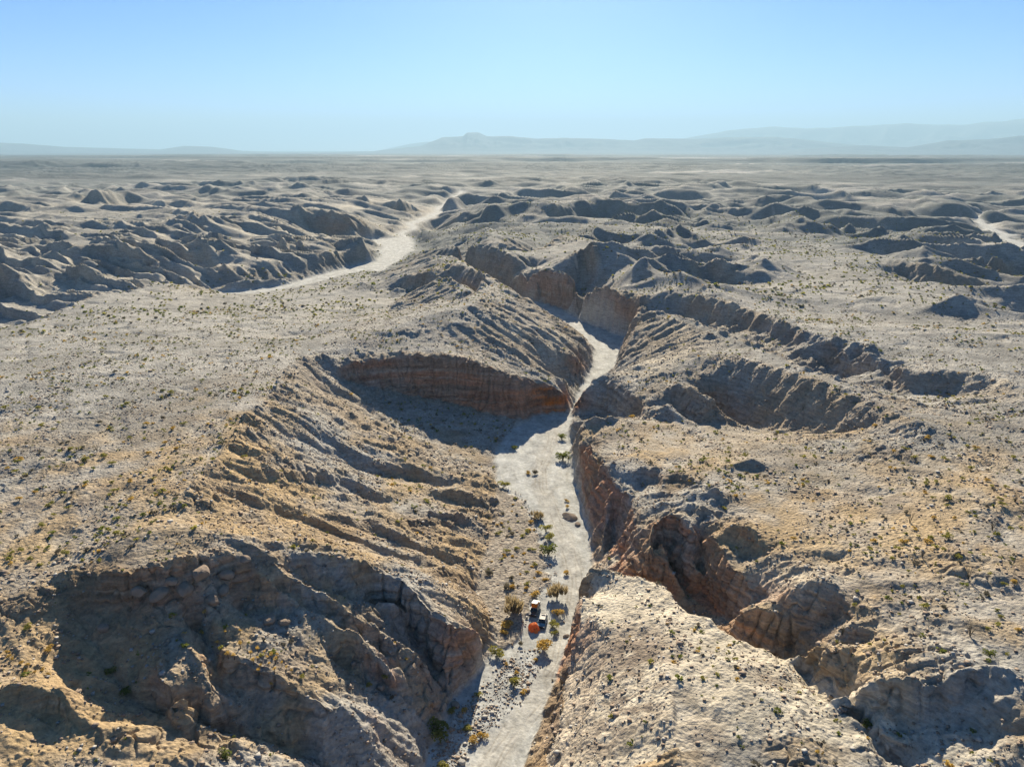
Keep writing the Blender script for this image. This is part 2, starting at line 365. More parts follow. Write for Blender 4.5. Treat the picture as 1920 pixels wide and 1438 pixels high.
L((1615, 1376, 21.5), (1690, 1390, 23.3), (1770, 1378, 25.6), (1840, 1345, 28)); L((1660, 1432, 21.5), (1780, 1440, 25), (1900, 1440, 28))
L((1860, 1310, 30), (1920, 1330, 31), (1980, 1380, 31.5))
rib([(1540, 1030, 27), (1580, 1020, 28), (1620, 1035, 28)], 0.5, [(1550, 1050), (1590, 1050)])
L((1430, 830, 21), (1530, 850, 23), (1600, 870, 25), (1650, 815, 27), (1700, 850, 29), (1780, 900, 31), (1900, 950, 33), (2000, 960, 34))
L((1520, 930, 25), (1600, 960, 27), (1720, 1000, 30), (1900, 1080, 33)); L((1450, 1050, 24), (1560, 1070, 27), (1700, 1120, 29), (1850, 1180, 32), (1980, 1200, 33))
L((1500, 1210, 22), (1600, 1235, 25), (1750, 1220, 30), (1900, 1250, 34))
# dark hollow
hol = L((1180, 690, 19), (1260, 690, 24), (1330, 660, 28), (1390, 672, 30), (1450, 690, 31), (1520, 712, 31.5), (1590, 745, 31), (1650, 778, 30), (1700, 805, 30))
OFF(hol, 0.72, (1330, 795), (1390, 802), (1450, 812), (1520, 817), (1590, 815), (1640, 805))
rib([(1250, 730, 21), (1268, 715, 24), (1300, 730, 24), (1340, 750, 23)], 1.1, [(1260, 770), (1290, 795), (1305, 805), (1325, 790)])
rib([(1230, 775, 18), (1250, 755, 21), (1275, 775, 20)], 1.0, [(1240, 792), (1262, 795)])
L((1280, 815, 17), (1340, 825, 17), (1420, 828, 19), (1500, 830, 21))
# fin at the bend and the crest behind it
fin = L((1168, 690, 8), (1174, 650, 14), (1190, 615, 20), (1205, 592, 24), (1240, 586, 27), (1300, 600, 29), (1360, 625, 30), (1430, 650, 31), (1500, 680, 32), (1590, 725, 32), (1660, 760, 32), (1740, 800, 32))

gq = SH(fin[4:10], 3, 26, 17)
L((1545, 690, 18), (1570, 712, 16), (1615, 722, 17), (1655, 722, 20), (1720, 762, 24), (1830, 775, 28), (1930, 790, 31))
rimQ = L((1215, 562, 22), (1262, 560, 25), (1330, 575, 26), (1390, 590, 27), (1430, 600, 28), (1500, 622, 29), (1560, 640, 29), (1600, 648, 29), (1650, 680, 29), (1700, 700, 29), (1770, 690, 31), (1850, 700, 32), (1960, 740, 33))
OFF(rimQ, 0.75, (1262, 590), (1330, 612), (1360, 616), (1430, 635), (1500, 650), (1560, 665), (1620, 690), (1700, 735), (1770, 740), (1850, 745))
rib([(1590, 655, 28), (1610, 640, 30), (1640, 650, 30)], 0.8, [(1600, 690), (1625, 690)])
# right far plateau
L((1240, 520, 24), (1400, 520, 27), (1550, 560, 29), (1700, 600, 30), (1850, 640, 32), (1980, 660, 33))
L((1300, 470, 24), (1450, 480, 27), (1600, 510, 29), (1700, 540, 29), (1760, 562, 28), (1850, 558, 29), (1960, 590, 31))
rib([(1660, 478, 27), (1720, 492, 28), (1760, 500, 27), (1820, 525, 18), (1870, 545, 10)], 0.65, [(1690, 520), (1740, 545), (1800, 556), (1860, 556)])
L((1640, 462, 20), (1700, 478, 12), (1800, 500, 6), (1900, 535, 3), (1980, 560, 2))
rib([(1790, 500, 14), (1830, 470, 26), (1870, 455, 32), (1910, 490, 12)], 0.7, [(1820, 495), (1860, 498), (1900, 500)])
rib([(1780, 440, 12), (1810, 420, 26), (1840, 438, 10)], 0.7, [(1795, 442), (1820, 445)])
L((1700, 440, 12), (1600, 440, 14), (1500, 430, 16), (1350, 430, 18), (1250, 440, 20))
L((1100, 400, 18), (1250, 400, 14), (1400, 400, 12), (1600, 400, 12), (1800, 390, 6), (1950, 400, 6))
rib([(1040, 405, 20), (1090, 380, 31), (1150, 377, 32), (1230, 392, 24)], 0.5, [(1050, 425), (1110, 420), (1180, 415)])
rib([(1290, 395, 12), (1330, 380, 30), (1400, 382, 26)], 0.5, [(1310, 405), (1380, 402)])
L((-100, 400, 20), (40, 400, 16)); rib([(-60, 385, 30), (20, 375, 34), (60, 385, 30), (110, 395, 16)], 0.6, [(20, 392), (70, 400)])
rib([(120, 370, 20), (150, 358, 40), (190, 356, 42), (240, 366, 28), (300, 365, 20)], 0.5, [(140, 378), (190, 385), (250, 385)])
L((-60, 345, 6), (300, 345, 6), (700, 345, 6))

# ------------------------------------------------------------------ spread the surveyed lines into a smooth sheet (log-polar grid)
A0, A1 = math.radians(-62), math.radians(62)
R0, R1 = math.log(45.0), math.log(2600.0)

def solve(NA, NR, init, iters):
    fixed = np.zeros((NR, NA), bool); val = np.zeros((NR, NA)); cnt = np.zeros((NR, NA))
    da = (A1 - A0) / (NA - 1); dr = (R1 - R0) / (NR - 1)
    for ln in LINES:
        P = np.array(ln)
        for a, b in zip(P[:-1], P[1:]):
            ra, rb = math.hypot(a[0], a[1]), math.hypot(b[0], b[1])
            n = int(max(abs(math.atan2(a[0], a[1]) - math.atan2(b[0], b[1])) / da, abs(math.log(ra / rb)) / dr) * 2) + 2
            t = np.linspace(0, 1, n)
            q = a[None] + (b - a)[None] * t[:, None]
            j = np.round((np.arctan2(q[:, 0], q[:, 1]) - A0) / da).astype(int)
            i = np.round((np.log(np.hypot(q[:, 0], q[:, 1])) - R0) / dr).astype(int)
            ok = (i >= 0) & (i < NR) & (j >= 0) & (j < NA)
            np.add.at(val, (i[ok], j[ok]), q[ok, 2]); np.add.at(cnt, (i[ok], j[ok]), 1)
    m = cnt > 0
    val[m] /= cnt[m]; fixed |= m
    fm = floor_mask(NA, NR)
    val[fm] = 0.0; fixed |= fm
    val[-1] = 4.0; fixed[-1] = True
    Z = init.copy() if init is not None else np.full((NR, NA), 15.0)
    Z[fixed] = val[fixed]
    kk = (da / dr) ** 2
    I, J = np.meshgrid(np.arange(NR), np.arange(NA), indexing='ij')
    red = ((I + J) % 2 == 0) & ~fixed; blk = ((I + J) % 2 == 1) & ~fixed
    om = 1.85
    for it in range(iters):
        for mk in (red, blk):
            P = np.pad(Z, 1, mode='edge')
            av = (kk * (P[:-2, 1:-1] + P[2:, 1:-1]) + P[1:-1, :-2] + P[1:-1, 2:]) / (2 * kk + 2)
            Z[mk] += om * (av[mk] - Z[mk])
    return Z, fm

def floor_mask(NA, NR):
    az = np.linspace(A0, A1, NA)[None, :]; r = np.exp(np.linspace(R0, R1, NR))[:, None]
    X = r * np.sin(az); Y = r * np.cos(az)
    out = np.zeros(X.shape, bool)
    for poly in FLOORS:
        xs = [p[0] for p in poly]; ys = [p[1] for p in poly]
        ins = np.zeros(X.shape, bool); n = len(poly)
        for k in range(n):
            x1, y1 = xs[k], ys[k]; x2, y2 = xs[(k + 1) % n], ys[(k + 1) % n]
            if y1 == y2: continue
            c = ((y1 > Y) != (y2 > Y)) & (X < (x2 - x1) * (Y - y1) / (y2 - y1) + x1)
            ins ^= c
        out |= ins
    return out

def up(Z, NA, NR):
    i = np.linspace(0, Z.shape[0] - 1, NR); j = np.linspace(0, Z.shape[1] - 1, NA)
    i0 = np.minimum(i.astype(int), Z.shape[0] - 2); j0 = np.minimum(j.astype(int), Z.shape[1] - 2)
    fi = (i - i0)[:, None]; fj = (j - j0)[None]
    return (Z[i0][:, j0] * (1 - fi) * (1 - fj) + Z[i0 + 1][:, j0] * fi * (1 - fj) + Z[i0][:, j0 + 1] * (1 - fi) * fj + Z[i0 + 1][:, j0 + 1] * fi * fj)

Zg = None
for NA_, NR_, itn in ((90, 120, 300), (180, 240, 150), (360, 480, 90), (720, 960, 60)):
    Zg, FM = solve(NA_, NR_, None if Zg is None else up(Zg, NA_, NR_), itn)
NA, NR = 720, 960

def blur(Z, n):
    for _ in range(n):
        P = np.pad(Z, 1, mode='edge')
        Z = (P[:-2, 1:-1] + P[2:, 1:-1] + P[1:-1, :-2] + P[1:-1, 2:] + 4 * Z) / 8
    return Z
FLg = blur(FM.astype(float), 2)
FLw = blur(FM.astype(float), 30)
Zg = blur(Zg, 2)
Zs = blur(Zg, 24)                                   # broad shape, for slope directions
rr = np.exp(np.linspace(R0, R1, NR))[:, None]; aa = np.linspace(A0, A1, NA)[None]
def grads(Z):
    zr = np.gradient(Z, axis=0) / ((R1 - R0) / (NR - 1)) / rr
    za = np.gradient(Z, axis=1) / ((A1 - A0) / (NA - 1)) / rr
    return zr * np.sin(aa) + za * np.cos(aa), zr * np.cos(aa) - za * np.sin(aa)
GXs, GYs = grads(Zs)
GX, GY = grads(blur(Zg, 3))
SLg = np.hypot(GX, GY)
STACK = None   # filled below, once the slickrock outline is known

# skylines of the far ranges: (pixel, pixel) at a distance
RANGES = [
    (32000, 3500, [(-200, 262), (0, 268), (40, 270), (120, 276), (230, 279), (300, 281), (345, 274), (400, 276), (450, 283), (520, 286), (640, 286)]),
    (30000, 3000, [(560, 288), (620, 286), (700, 284), (790, 274), (830, 258), (868, 256), (876, 249), (896, 249), (912, 256), (960, 256), (1010, 261), (1050, 259), (1130, 261), (1190, 264), (1210, 260), (1300, 261), (1370, 258), (1450, 257), (1510, 262), (1600, 272), (1700, 280), (1800, 286), (2200, 288)]),
    (46000, 4500, [(700, 285), (760, 272), (800, 266), (850, 268), (1000, 280), (1240, 268), (1300, 257), (1380, 243), (1450, 238), (1500, 241), (1560, 240), (1620, 236), (1700, 232), (1790, 235), (1850, 230), (1920, 224), (2050, 220), (2300, 230)]),
    (25000, 2200, [(1450, 288), (1500, 281), (1560, 276), (1620, 273), (1700, 277), (1780, 264), (1850, 262), (1920, 255), (2050, 250), (2300, 256)]),
    (17000, 1300, [(-300, 284), (0, 290), (60, 296), (90, 292), (140, 298), (190, 300), (240, 296), (330, 302), (400, 302)]),
]
RTAB = []
for D, Wd, pts in RANGES:
    A = []; Hh = []
    for u, v in pts:
        dx, dy, dz = ray(u, v)
        A.append(math.atan2(dx, dy)); Hh.append(CAM_Z + D * dz / math.hypot(dx, dy))
    RTAB.append((D, Wd, np.array(A), np.array(Hh)))

GN = np.array([0.50, 0.866]); GT = np.array([0.866, -0.50])      # bedding: normal and strike on the ground

def saw(t, sharp=0.22):
    f = t - np.floor(t)
    return np.where(f < sharp, f / sharp, (1 - f) / (1 - sharp))

_slabpoly = [gp(u, v, 15)[:2] for u, v in [(1085, 1075), (1130, 1062), (1260, 1095), (1400, 1190), (1470, 1250), (1560, 1335), (1690, 1470), (985, 1480), (1055, 1250)]]
def SLAB(x, y):
    ins = np.zeros(x.shape, bool); n = len(_slabpoly)
    xx = x + noise(x / 5, y / 5, 601) * 1.2; yy = y + noise(x / 5, y / 5, 603) * 1.2
    for k in range(n):
        (x1, y1), (x2, y2) = _slabpoly[k], _slabpoly[(k + 1) % n]
        if y1 != y2: ins ^= ((y1 > yy) != (y2 > yy)) & (xx < (x2 - x1) * (yy - y1) / (y2 - y1) + x1)
    return ins.astype(F)

_west = [gp(u, v, 15)[:2] for u, v in [(-400, 640), (60, 603), (180, 556), (300, 522), (384, 518), (400, 503), (560, 486), (690, 462), (712, 444), (745, 425), (800, 395), (850, 360), (700, 345), (-400, 345)]]
def WEST(x, y):
    ins = np.zeros(x.shape, bool); n = len(_west)
    xx = x + noise(x / 30, y / 30, 611) * 10; yy = y + noise(x / 30, y / 30, 613) * 10
    for k in range(n):
        (x1, y1), (x2, y2) = _west[k], _west[(k + 1) % n]
        if y1 != y2: ins ^= ((y1 > yy) != (y2 > yy)) & (xx < (x2 - x1) * (yy - y1) / (y2 - y1) + x1)
    return ins.astype(F)

WM = blur(WEST((rr * np.sin(aa)).astype(F), (rr * np.cos(aa)).astype(F)), 6)
STACK = np.stack([Zg, GXs, GYs, SLg, FLg, FLw, WM], -1).astype(F)

def samp(x, y):
    az = np.arctan2(x, y); lr = np.log(np.hypot(x, y) + 1e-6)
    j = np.clip((az - A0) / (A1 - A0) * (NA - 1), 0, NA - 1.001); i = np.clip((lr - R0) / (R1 - R0) * (NR - 1), 0, NR - 1.001)
    i0 = i.astype(np.int32); j0 = j.astype(np.int32); fi = (i - i0).astype(F)[..., None]; fj = (j - j0).astype(F)[..., None]
    return STACK[i0, j0] * (1 - fi) * (1 - fj) + STACK[i0 + 1, j0] * fi * (1 - fj) + STACK[i0, j0 + 1] * (1 - fi) * fj + STACK[i0 + 1, j0 + 1] * fi * fj

def height(x, y, full=False):
    x = np.asarray(x, F); y = np.asarray(y, F)
    r = np.hypot(x, y)
    # edges of the surveyed shapes wander a little
    wn_ = 1.1 * np.clip(r / 200, .6, 3) * (1 - sst(500, 900, r)); wf = 16 * sst(500, 1000, r)
    wx = x + fbm(x, y, 9, 3, 11) * wn_ + fbm(x, y, 90, 2, 13) * wf; wy = y + fbm(x, y, 9, 3, 21) * wn_ + fbm(x, y, 90, 2, 23) * wf
    s = samp(wx, wy)
    z, gx, gy, sl, fl, flw = [s[..., k] for k in range(6)]
    g = np.sqrt(gx * gx + gy * gy)
    inner = 1 - sst(1700, 2500, r)
    ddx = -gx / (g + 1e-3); ddy = -gy / (g + 1e-3)
    land = 1 - fl
    slope_w = sst(0.06, 0.5, g) * land
    big = np.clip(r / 260, 0.55, 3.0)
    east = sst(0, 60, x)
    # flank grooves
    west_far = s[..., 6] * (1 - sst(1300, 1900, r))
    e1 = gully(x, y, ddx, ddy, 9.5, 3, 101, 0.5)
    slab = SLAB(x, y); calm = 1 - 0.85 * slab
    z = z + e1 * slope_w * (0.85 + 0.6 * sst(250, 500, r)) * (1 - sst(600, 1000, r)) * (1 - .6 * west_far) * calm
    # tilted beds
    u = x * F(GN[0]) + y * F(GN[1]); w = x * F(GT[0]) + y * F(GT[1])
    rock = sst(-0.15, 0.35, fbm(x, y, 95, 3, 61) + 0.9 * sst(0.1, 0.4, g) - 0.25)
    bed_w = np.clip(rock * 0.75 * (0.35 + 0.65 * sst(0.05, 0.35, g)) + west_far * 1.0, 0, 1.2) * land * (1 - 0.6 * sst(0.9, 2.0, sl))
    t1 = u / 15.0 + fbm(x, y, 70, 3, 31) * 1.4 + 0.25 * noise(w / 26, u / 9, 3)
    t2 = u / 5.2 + fbm(x, y, 30, 3, 35) * 1.6 + 0.3 * noise(w / 9, u / 4, 4)
    m1 = sst(-0.3, 0.4, noise(w / 70, u / 22, 71)); m2 = sst(-0.3, 0.5, noise(w / 20, u / 7, 72))
    b1 = saw(t1) * m1; b2 = saw(t2, 0.3) * m2
    z = z + bed_w * calm * (b1 * (1.5 + 3.2 * west_far) * (1 - .8 * west_far * np.clip((flw - .08) * 5, 0, 1)) * np.clip(big, .8, 1.6) * (1 - sst(750, 1200, r)) + b2 * (0.6 + .3 * west_far) * (1 - sst(600, 900, r)))
    away = 1 - np.clip((flw - .08) * 5, 0, 1)
    t0 = u / 52.0 + fbm(x, y, 190, 2, 33) * 1.3
    z = z + west_far * away * land * saw(t0, .3) * sst(-.25, .35, noise(w / 160, u / 60, 73)) * 8 * sst(500, 800, r)
    # medium lumps
    z = z + land * (fbm(x, y, 30, 3, 41) * 0.95 * (0.4 + 0.6 * slope_w) * (1 - sst(1500, 2200, r)) + fbm(x, y, 4.5, 4, 45) * 0.5 * (0.2 + 0.8 * np.maximum(slope_w, rock)) * (1 - sst(500, 900, r)))
    # fluted plateaus: shallow runnels
    z = z - land * (1 - slope_w) * sst(0.5, 0.95, ridged(x, y, 42, 3, 47)) * 0.9 * (1 - sst(1200, 1800, r))
    # knobs and blocks where rock crops out
    d1, d2, rid = cells(x + noise(x / 3, y / 3, 5), y + noise(x / 3, y / 3, 6), 3.4, 51)
    knob = sst(0.0, 0.3, d2 - d1) * (0.3 + rid)
    near = 1 - sst(450, 800, r)
    z = z + near * land * rock * sst(0.0, 0.45, noise(x / 22, y / 22, 55)) * knob * 0.8 * calm
    z = z + slab * (0.4 * fbm(x, y, 7, 3, 617) + 0.48 * saw(w / 4.2 + fbm(x, y, 22, 3, 605) * 1.2, 0.25) * sst(-.2, .3, noise(x / 9, y / 9, 607)) + .18 * fbm(x, y, 2.2, 3, 609))
    # gravel
    d1, d2, rid = cells(x, y, 1.25, 57)
    peb = np.clip(1 - d1 * 2.4, 0, 1) * (rid > 0.55) * rid
    nn = 1 - sst(230, 420, r)
    z = z + nn * land * (1 - .75 * slab) * peb * 0.38 * sst(-0.25, 0.4, noise(x / 9, y / 9, 58) + 0.5 * slope_w)
    # wash bed: braided bars
    brd = fbm(x * 1.0, y * 0.35, 3.6, 3, 63)
    z = z + fl * (0.26 * brd + 0.2 * ridged(x, y * 0.3, 5, 2, 65))
    # far badlands
    flat_keep = 1 - 0.75 * np.clip(flw * 3, 0, 1)
    bl_ = sst(560, 1150, r + 60 * noise(x / 200, y / 200, 81)) * (1 - .9 * sst(1900, 3400, r + 700 * fbm(x, y, 900, 2, 82))) * (1 - sst(3500, 4600, r))
    ur = u + 25 * noise(x / 130, y / 130, 83); wr = w * 0.55 + 20 * noise(x / 110, y / 110, 84)
    rg = 0.6 * ridged(ur, wr * .7, 190, 3, 85, 0.45, .06) + 0.4 * ridged(ur * .9, wr, 105, 3, 87, 0.45, .08)
    z = z + sst(450, 650, r) * (1 - sst(1300, 1800, r)) * land * (.4 + .6 * slope_w) * flat_keep * gully(x, y, ddx + .2, ddy - .2, 27.0, 2, 141, 0.5) * 1.8
    dirn = sst(-0.2, 0.5, fbm(x, y, 600, 2, 89))
    bl_ = bl_ * (1 - 0.85 * west_far)
    z = z + bl_ * land * flat_keep * (rg - 0.38) * (46 + 24 * dirn) * sst(0, 1, 0.2 + sst(600, 1200, r))
    z = z + bl_ * land * gully(x, y, ddx * .3 + 0.7, ddy * .3 - 0.7, 68.0, 2, 121, 0.4) * 4.0 * (1 - sst(1500, 2400, r))
    roll = sst(330, 520, r) * (1 - sst(1000, 1500, r)) * sst(0, 80, x) * land * flat_keep
    z = z + roll * (ridged(u, w * .6, 90, 3, 131, 0.4) - .38) * 30 * sst(-0.35, 0.25, noise(x / 190, y / 190, 135))
    # plains and far steps
    pl = sst(2200, 4200, r)
    steps = sst(0.0, 0.12, fbm(x * 0.45, y * 1.6, 2600, 4, 91)) * 26 + sst(0.1, 0.2, fbm(x * 0.5, y * 1.8, 1500, 4, 95)) * 14
    z = z + pl * (steps * sst(3500, 6000, r) * (1 - sst(12000, 16000, r)) + (ridged(x, y * 2.2, 420, 3, 97) - .4) * 22 * (1 - sst(5000, 8000, r)))
    # ranges
    az = np.arctan2(x, y)
    far = r > 11000
    if far.any():
        azf = az[far]; rf = r[far]; xf = x[far]; yf = y[far]
        zz = np.zeros(rf.shape, F)
        for k, (D, Wd, A, Hh) in enumerate(RTAB):
            hh = np.interp(azf, A, Hh, left=0, right=0).astype(F)
            hh = np.maximum(hh, 0)
            d = (rf - D) / Wd
            crest = np.exp(-d * d * 0.9)
            nz = ridged(xf, yf, Wd * 0.55, 5, 200 + 10 * k, 0.55)
            body = hh * crest * (1 - (0.55 - 0.55 * nz) * sst(0.05, 0.6, np.abs(d)))
            body = body + hh * 0.03 * noise(azf * 60, rf / 5000, 230 + k) * crest
            zz = np.maximum(zz, body)
        z = z.copy(); z[far] += zz
    if full:
        return z, dict(slab=slab, g=g, sl=sl, fl=fl, flw=flw, rock=rock, bed=bed_w, slope_w=slope_w, west_far=west_far, r=r, u=u, w=w, b2=b2)
    return z

# ------------------------------------------------------------------ the terrain sheet
NCd = 1400
azd = np.linspace(math.radians(-46), math.radians(46), NCd)
wing = math.radians(46) + np.cumsum(np.linspace(0.0012, 0.16, 30))
wing = wing[wing < math.pi]
azc = np.concatenate([-wing[::-1], azd, wing, [math.pi + 0.0]])
azc = np.concatenate([[-math.pi], azc]) if azc[0] > -math.pi + 1e-3 else azc
NCOL = len(azc)
lr = np.linspace(math.log(62.0), math.log(62000.0), 3600)
NROW = 1900
rowR = np.empty((NROW, NCOL))
# metric measured on a coarser set of directions, then smoothed across them
csub = np.linspace(math.radians(-46), math.radians(46), 200)
MET = []
rfine = np.exp(lr)
for a in csub:
    zz = samp(rfine * math.sin(a), rfine * math.cos(a))[..., 0].astype(float)
    zz = zz * (rfine < 2600)
    el = np.arctan2(zz - CAM_Z, rfine)
    dz = np.abs(np.gradient(zz)) / rfine
    grd = np.abs(np.gradient(rfine)) / rfine * (CAM_Z / np.hypot(rfine, CAM_Z))
    met = np.hypot(grd * 0.9, dz * 1.2) + np.gradient(lr) * 0.22
    MET.append(met)
MET = np.array(MET)
for _ in range(6):
    P = np.pad(MET, ((1, 1), (0, 0)), mode='edge'); MET = (P[:-2] + P[1:-1] + P[2:]) / 3
CUM = np.cumsum(MET, axis=1); CUM -= CUM[:, :1]; CUM /= CUM[:, -1:]
tgt = np.linspace(0, 1, NROW)
INV = np.array([np.interp(tgt, c, lr) for c in CUM])             # (200, NROW)
fj = np.clip((azc - csub[0]) / (csub[-1] - csub[0]) * 199, 0, 198.999); j0 = fj.astype(int); ft = fj - j0
rowR = np.exp((INV[j0] * (1 - ft)[:, None] + INV[j0 + 1] * ft[:, None]).T)
# ring for the ground under and behind the camera
rowR = np.vstack([np.full((1, NCOL), 2.0), np.full((1, NCOL), 30.0), rowR])
NROW = rowR.shape[0]
X = (rowR * np.sin(azc)[None]).astype(F); Y = (rowR * np.cos(azc)[None]).astype(F)
Z, info = height(X, Y, True)
# ledges, joints and hollows on the steep faces: push the skin about in three dimensions
sl = info['sl']; steep = sst(0.7, 1.8, sl) * (1 - info['fl']) * (1 - sst(900, 1300, info['r']))
gx = np.gradient(Z, axis=0); 
strata = noise3(X / 14, Y / 14, Z / 0.9 + 0.35 * noise(X / 8, Y / 8, 9), 301) * 0.55 + noise3(X / 6, Y / 6, Z / 0.35, 305) * 0.25
joint = (1 - np.abs(noise(X / 3.2, Y / 3.2, 307))) ** 8
jx = noise3(X / 2.2, Y / 2.2, Z / 2.4, 311); jy = noise3(X / 2.2, Y / 2.2, Z / 2.4, 315)
s6 = samp(X, Y); gm = np.sqrt(s6[..., 1] ** 2 + s6[..., 2] ** 2) + 1e-3
nx = -s6[..., 1] / gm; ny = -s6[..., 2] / gm
push = steep * (strata * 1.0 - joint * 1.1 - 0.8 * sst(.8, .97, 1 - np.abs(noise(X / 9, Y / 9, 308))))
rough = (0.25 + 0.75 * steep) * (1 - info['fl']) * (1 - sst(500, 900, info['r']))
X = X + nx * push + jx * rough * 0.4; Y = Y + ny * push + jy * rough * 0.4
Z = Z + noise3(X / 1.1, Y / 1.1, Z / 1.1, 321) * rough * 0.2

# surface colours (what the ground itself is made of; haze blue tinted in far out)
def mix(a, b, t): return a + (b - a) * t[..., None]
col = np.empty(X.shape + (3,), F)
C = lambda *c: np.array(c, F)
pale = C(.30, .29, .265); grey = C(.20, .20, .19); tan = C(.30, .23, .15); ochre = C(.36, .265, .15)
brown = C(.12, .09, .07); red = C(.46, .20, .10); sand = C(.35, .355, .34); cream = C(.48, .435, .35)
rr_ = info['r']
n1 = fbm(X, Y, 60, 4, 401); n2 = fbm(X, Y, 14, 4, 405); n3 = fbm(X, Y, 3.5, 3, 409)
col[:] = pale
col = mix(col, grey, sst(-0.1, 0.35, n2 + 0.3 * n3) * 0.7)
foreg = 1 - sst(200, 300, rr_ + 60 * n1)
col = mix(col, tan, np.clip(info['slope_w'] * 0.55 + foreg * 0.45, 0, 1) * sst(-0.5, 0.25, n1 + 0.4 * n2))
col = mix(col, ochre, foreg * sst(-0.15, 0.35, n2 + 0.5 * n1) * 0.75 * (1 - .3 * info['rock']))
col = mix(col, brown, sst(0.12, 0.4, fbm(X, Y, 18, 4, 415)) * 0.5 * (0.4 + 0.6 * foreg))
col = mix(col, cream, sst(0.1, 0.5, fbm(X, Y, 40, 3, 421)) * 0.5 * info['rock'] * (X > -20))
col = mix(col, cream, info['west_far'] * sst(-0.3, 0.2, fbm(X, Y, 50, 3, 423)) * 0.55)
zone = 0.12 * np.ones_like(X)
for (u_, v_, z_, rad, wgt) in [(700, 720, 15, 16, .8), (800, 725, 15, 16, 1), (880, 740, 12, 16, 1), (960, 750, 8, 16, 1), (1040, 760, 4, 14, 1.8), (1110, 960, 6, 14, 1), (1100, 900, 6, 12, .9), (1150, 1040, 8, 14, 1), (1230, 1060, 10, 14, 1), (1290, 1120, 8, 14, 1), (1370, 1190, 10, 10, .9), (870, 1230, 6, 9, .6), (760, 1330, 5, 12, .6), (300, 1120, 30, 12, .5), (450, 1080, 30, 10, .5), (1140, 600, 10, 30, .5), (1000, 545, 12, 40, .5), (1080, 1210, 5, 8, 1), (1100, 690, 5, 14, .7), (640, 420, 20, 60, .5)]:
    qx, qy, _ = gp(u_, v_, z_)
    zone = np.maximum(zone, wgt * np.exp(-(((X - qx) ** 2 + (Y - qy) ** 2) / rad ** 2) ** 1.5))
for (u_, v_, z_, rad, wgt) in [(500, 900, 28, 22, .6), (600, 1060, 26, 14, .8), (450, 850, 30, 12, .5), (60, 1290, 29, 13, .8), (450, 1400, 15, 10, .8), (1560, 1230, 24, 12, .7), (1450, 1420, 20, 12, .8), (1650, 1000, 28, 20, .6), (1300, 1400, 18, 10, .6), (700, 900, 14, 14, .4), (860, 1120, 9, 8, .6)]:
    qx, qy, _ = gp(u_, v_, z_)
    col = mix(col, ochre, wgt * np.exp(-((X - qx) ** 2 + (Y - qy) ** 2) / rad ** 2) * sst(-0.35, 0.25, n2 + .4 * n3))
col = mix(col, cream, info['slab'] * .85)
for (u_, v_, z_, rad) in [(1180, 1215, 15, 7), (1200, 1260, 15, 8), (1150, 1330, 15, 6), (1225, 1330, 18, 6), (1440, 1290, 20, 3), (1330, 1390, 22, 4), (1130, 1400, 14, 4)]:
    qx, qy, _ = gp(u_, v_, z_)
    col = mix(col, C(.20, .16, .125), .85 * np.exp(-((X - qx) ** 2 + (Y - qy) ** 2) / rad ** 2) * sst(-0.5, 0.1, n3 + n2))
redm = sst(0.6, 1.4, sl) * (1 - sst(900, 1200, rr_)) * zone
col = mix(col, red, redm * (0.35 + 0.5 * sst(-0.3, 0.4, noise3(X / 30, Y / 30, Z / 2.5, 431))))
col = mix(col, brown, np.clip(steep, 0, 1) * .45 * sst(.1, .45, noise(Z / .8 + .5 * noise(X / 20, Y / 20, 435), X / 60, 437)))
col = mix(col, cream, np.clip(steep, 0, 1) * .3 * sst(.2, .5, noise(Z / 1.7 + .5 * noise(X / 20, Y / 20, 435), Y / 60, 439)))
col = mix(col, brown, redm * 0.4 * sst(0.0, 0.4, noise3(X / 9, Y / 9, Z / 1.2, 433)))

# far badlands greener grey with the blue of haze painted in, pale flats
dk = C(.12, .135, .135)
col = mix(col, dk, sst(450, 900, rr_) * sst(-0.45, 0.2, fbm(X, Y, 160, 4, 441)) * 0.85 * (1 - .6 * info['west_far']))
col = mix(col, C(.07, .083, .085), sst(2500, 4500, rr_) * 0.8)  # plain darkened and tinted blue, standing in for thicker haze
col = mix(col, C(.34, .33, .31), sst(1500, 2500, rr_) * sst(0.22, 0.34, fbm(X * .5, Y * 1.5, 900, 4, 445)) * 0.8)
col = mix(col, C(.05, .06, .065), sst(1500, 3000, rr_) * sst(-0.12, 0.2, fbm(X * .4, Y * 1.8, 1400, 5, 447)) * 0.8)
col = mix(col, C(.03, .045, .07), sst(12500, 15500, rr_) * (.85 - .3 * sst(.0, .5, fbm(X, Y, 2500, 4, 449))))  # ranges: dark rock with the blue of distance painted into its colour
dr = sst(0.62, 0.9, ridged(X, Y, 42, 3, 47)) * (1 - info['slope_w']) * (1 - sst(1200, 1800, rr_))
col = mix(col, C(.34, .325, .29), dr * .6)
col = mix(col, C(.17, .165, .15), sst(0.05, 0.3, fbm(X, Y, 75, 4, 453)) * (1 - info['slope_w']) * .5 * (1 - sst(1500, 2200, rr_)))
# desert varnish specks and pebbles
peb = sst(0.45, 0.8, noise(X / 0.8, Y / 0.8, 451)) * (1 - sst(300, 600, rr_)) * 0.35
col = mix(col, brown, peb)
# wash sand
flm = info['fl']
sc_ = sand[None, None] * (1 + 0.20 * fbm(X, Y * .4, 5, 3, 461)[..., None])
col = col * (1 - flm)[..., None] + sc_ * flm[..., None]
cob = flm * sst(0.0, 0.3, fbm(X, Y, 9, 3, 463)) * (Y < 150) * (X < 2 + (Y - 104) * 0.02)
col = mix(col, C(.42, .42, .42), cob * sst(0.2, 0.6, noise(X / .5, Y / .5, 465)) * 0.4)
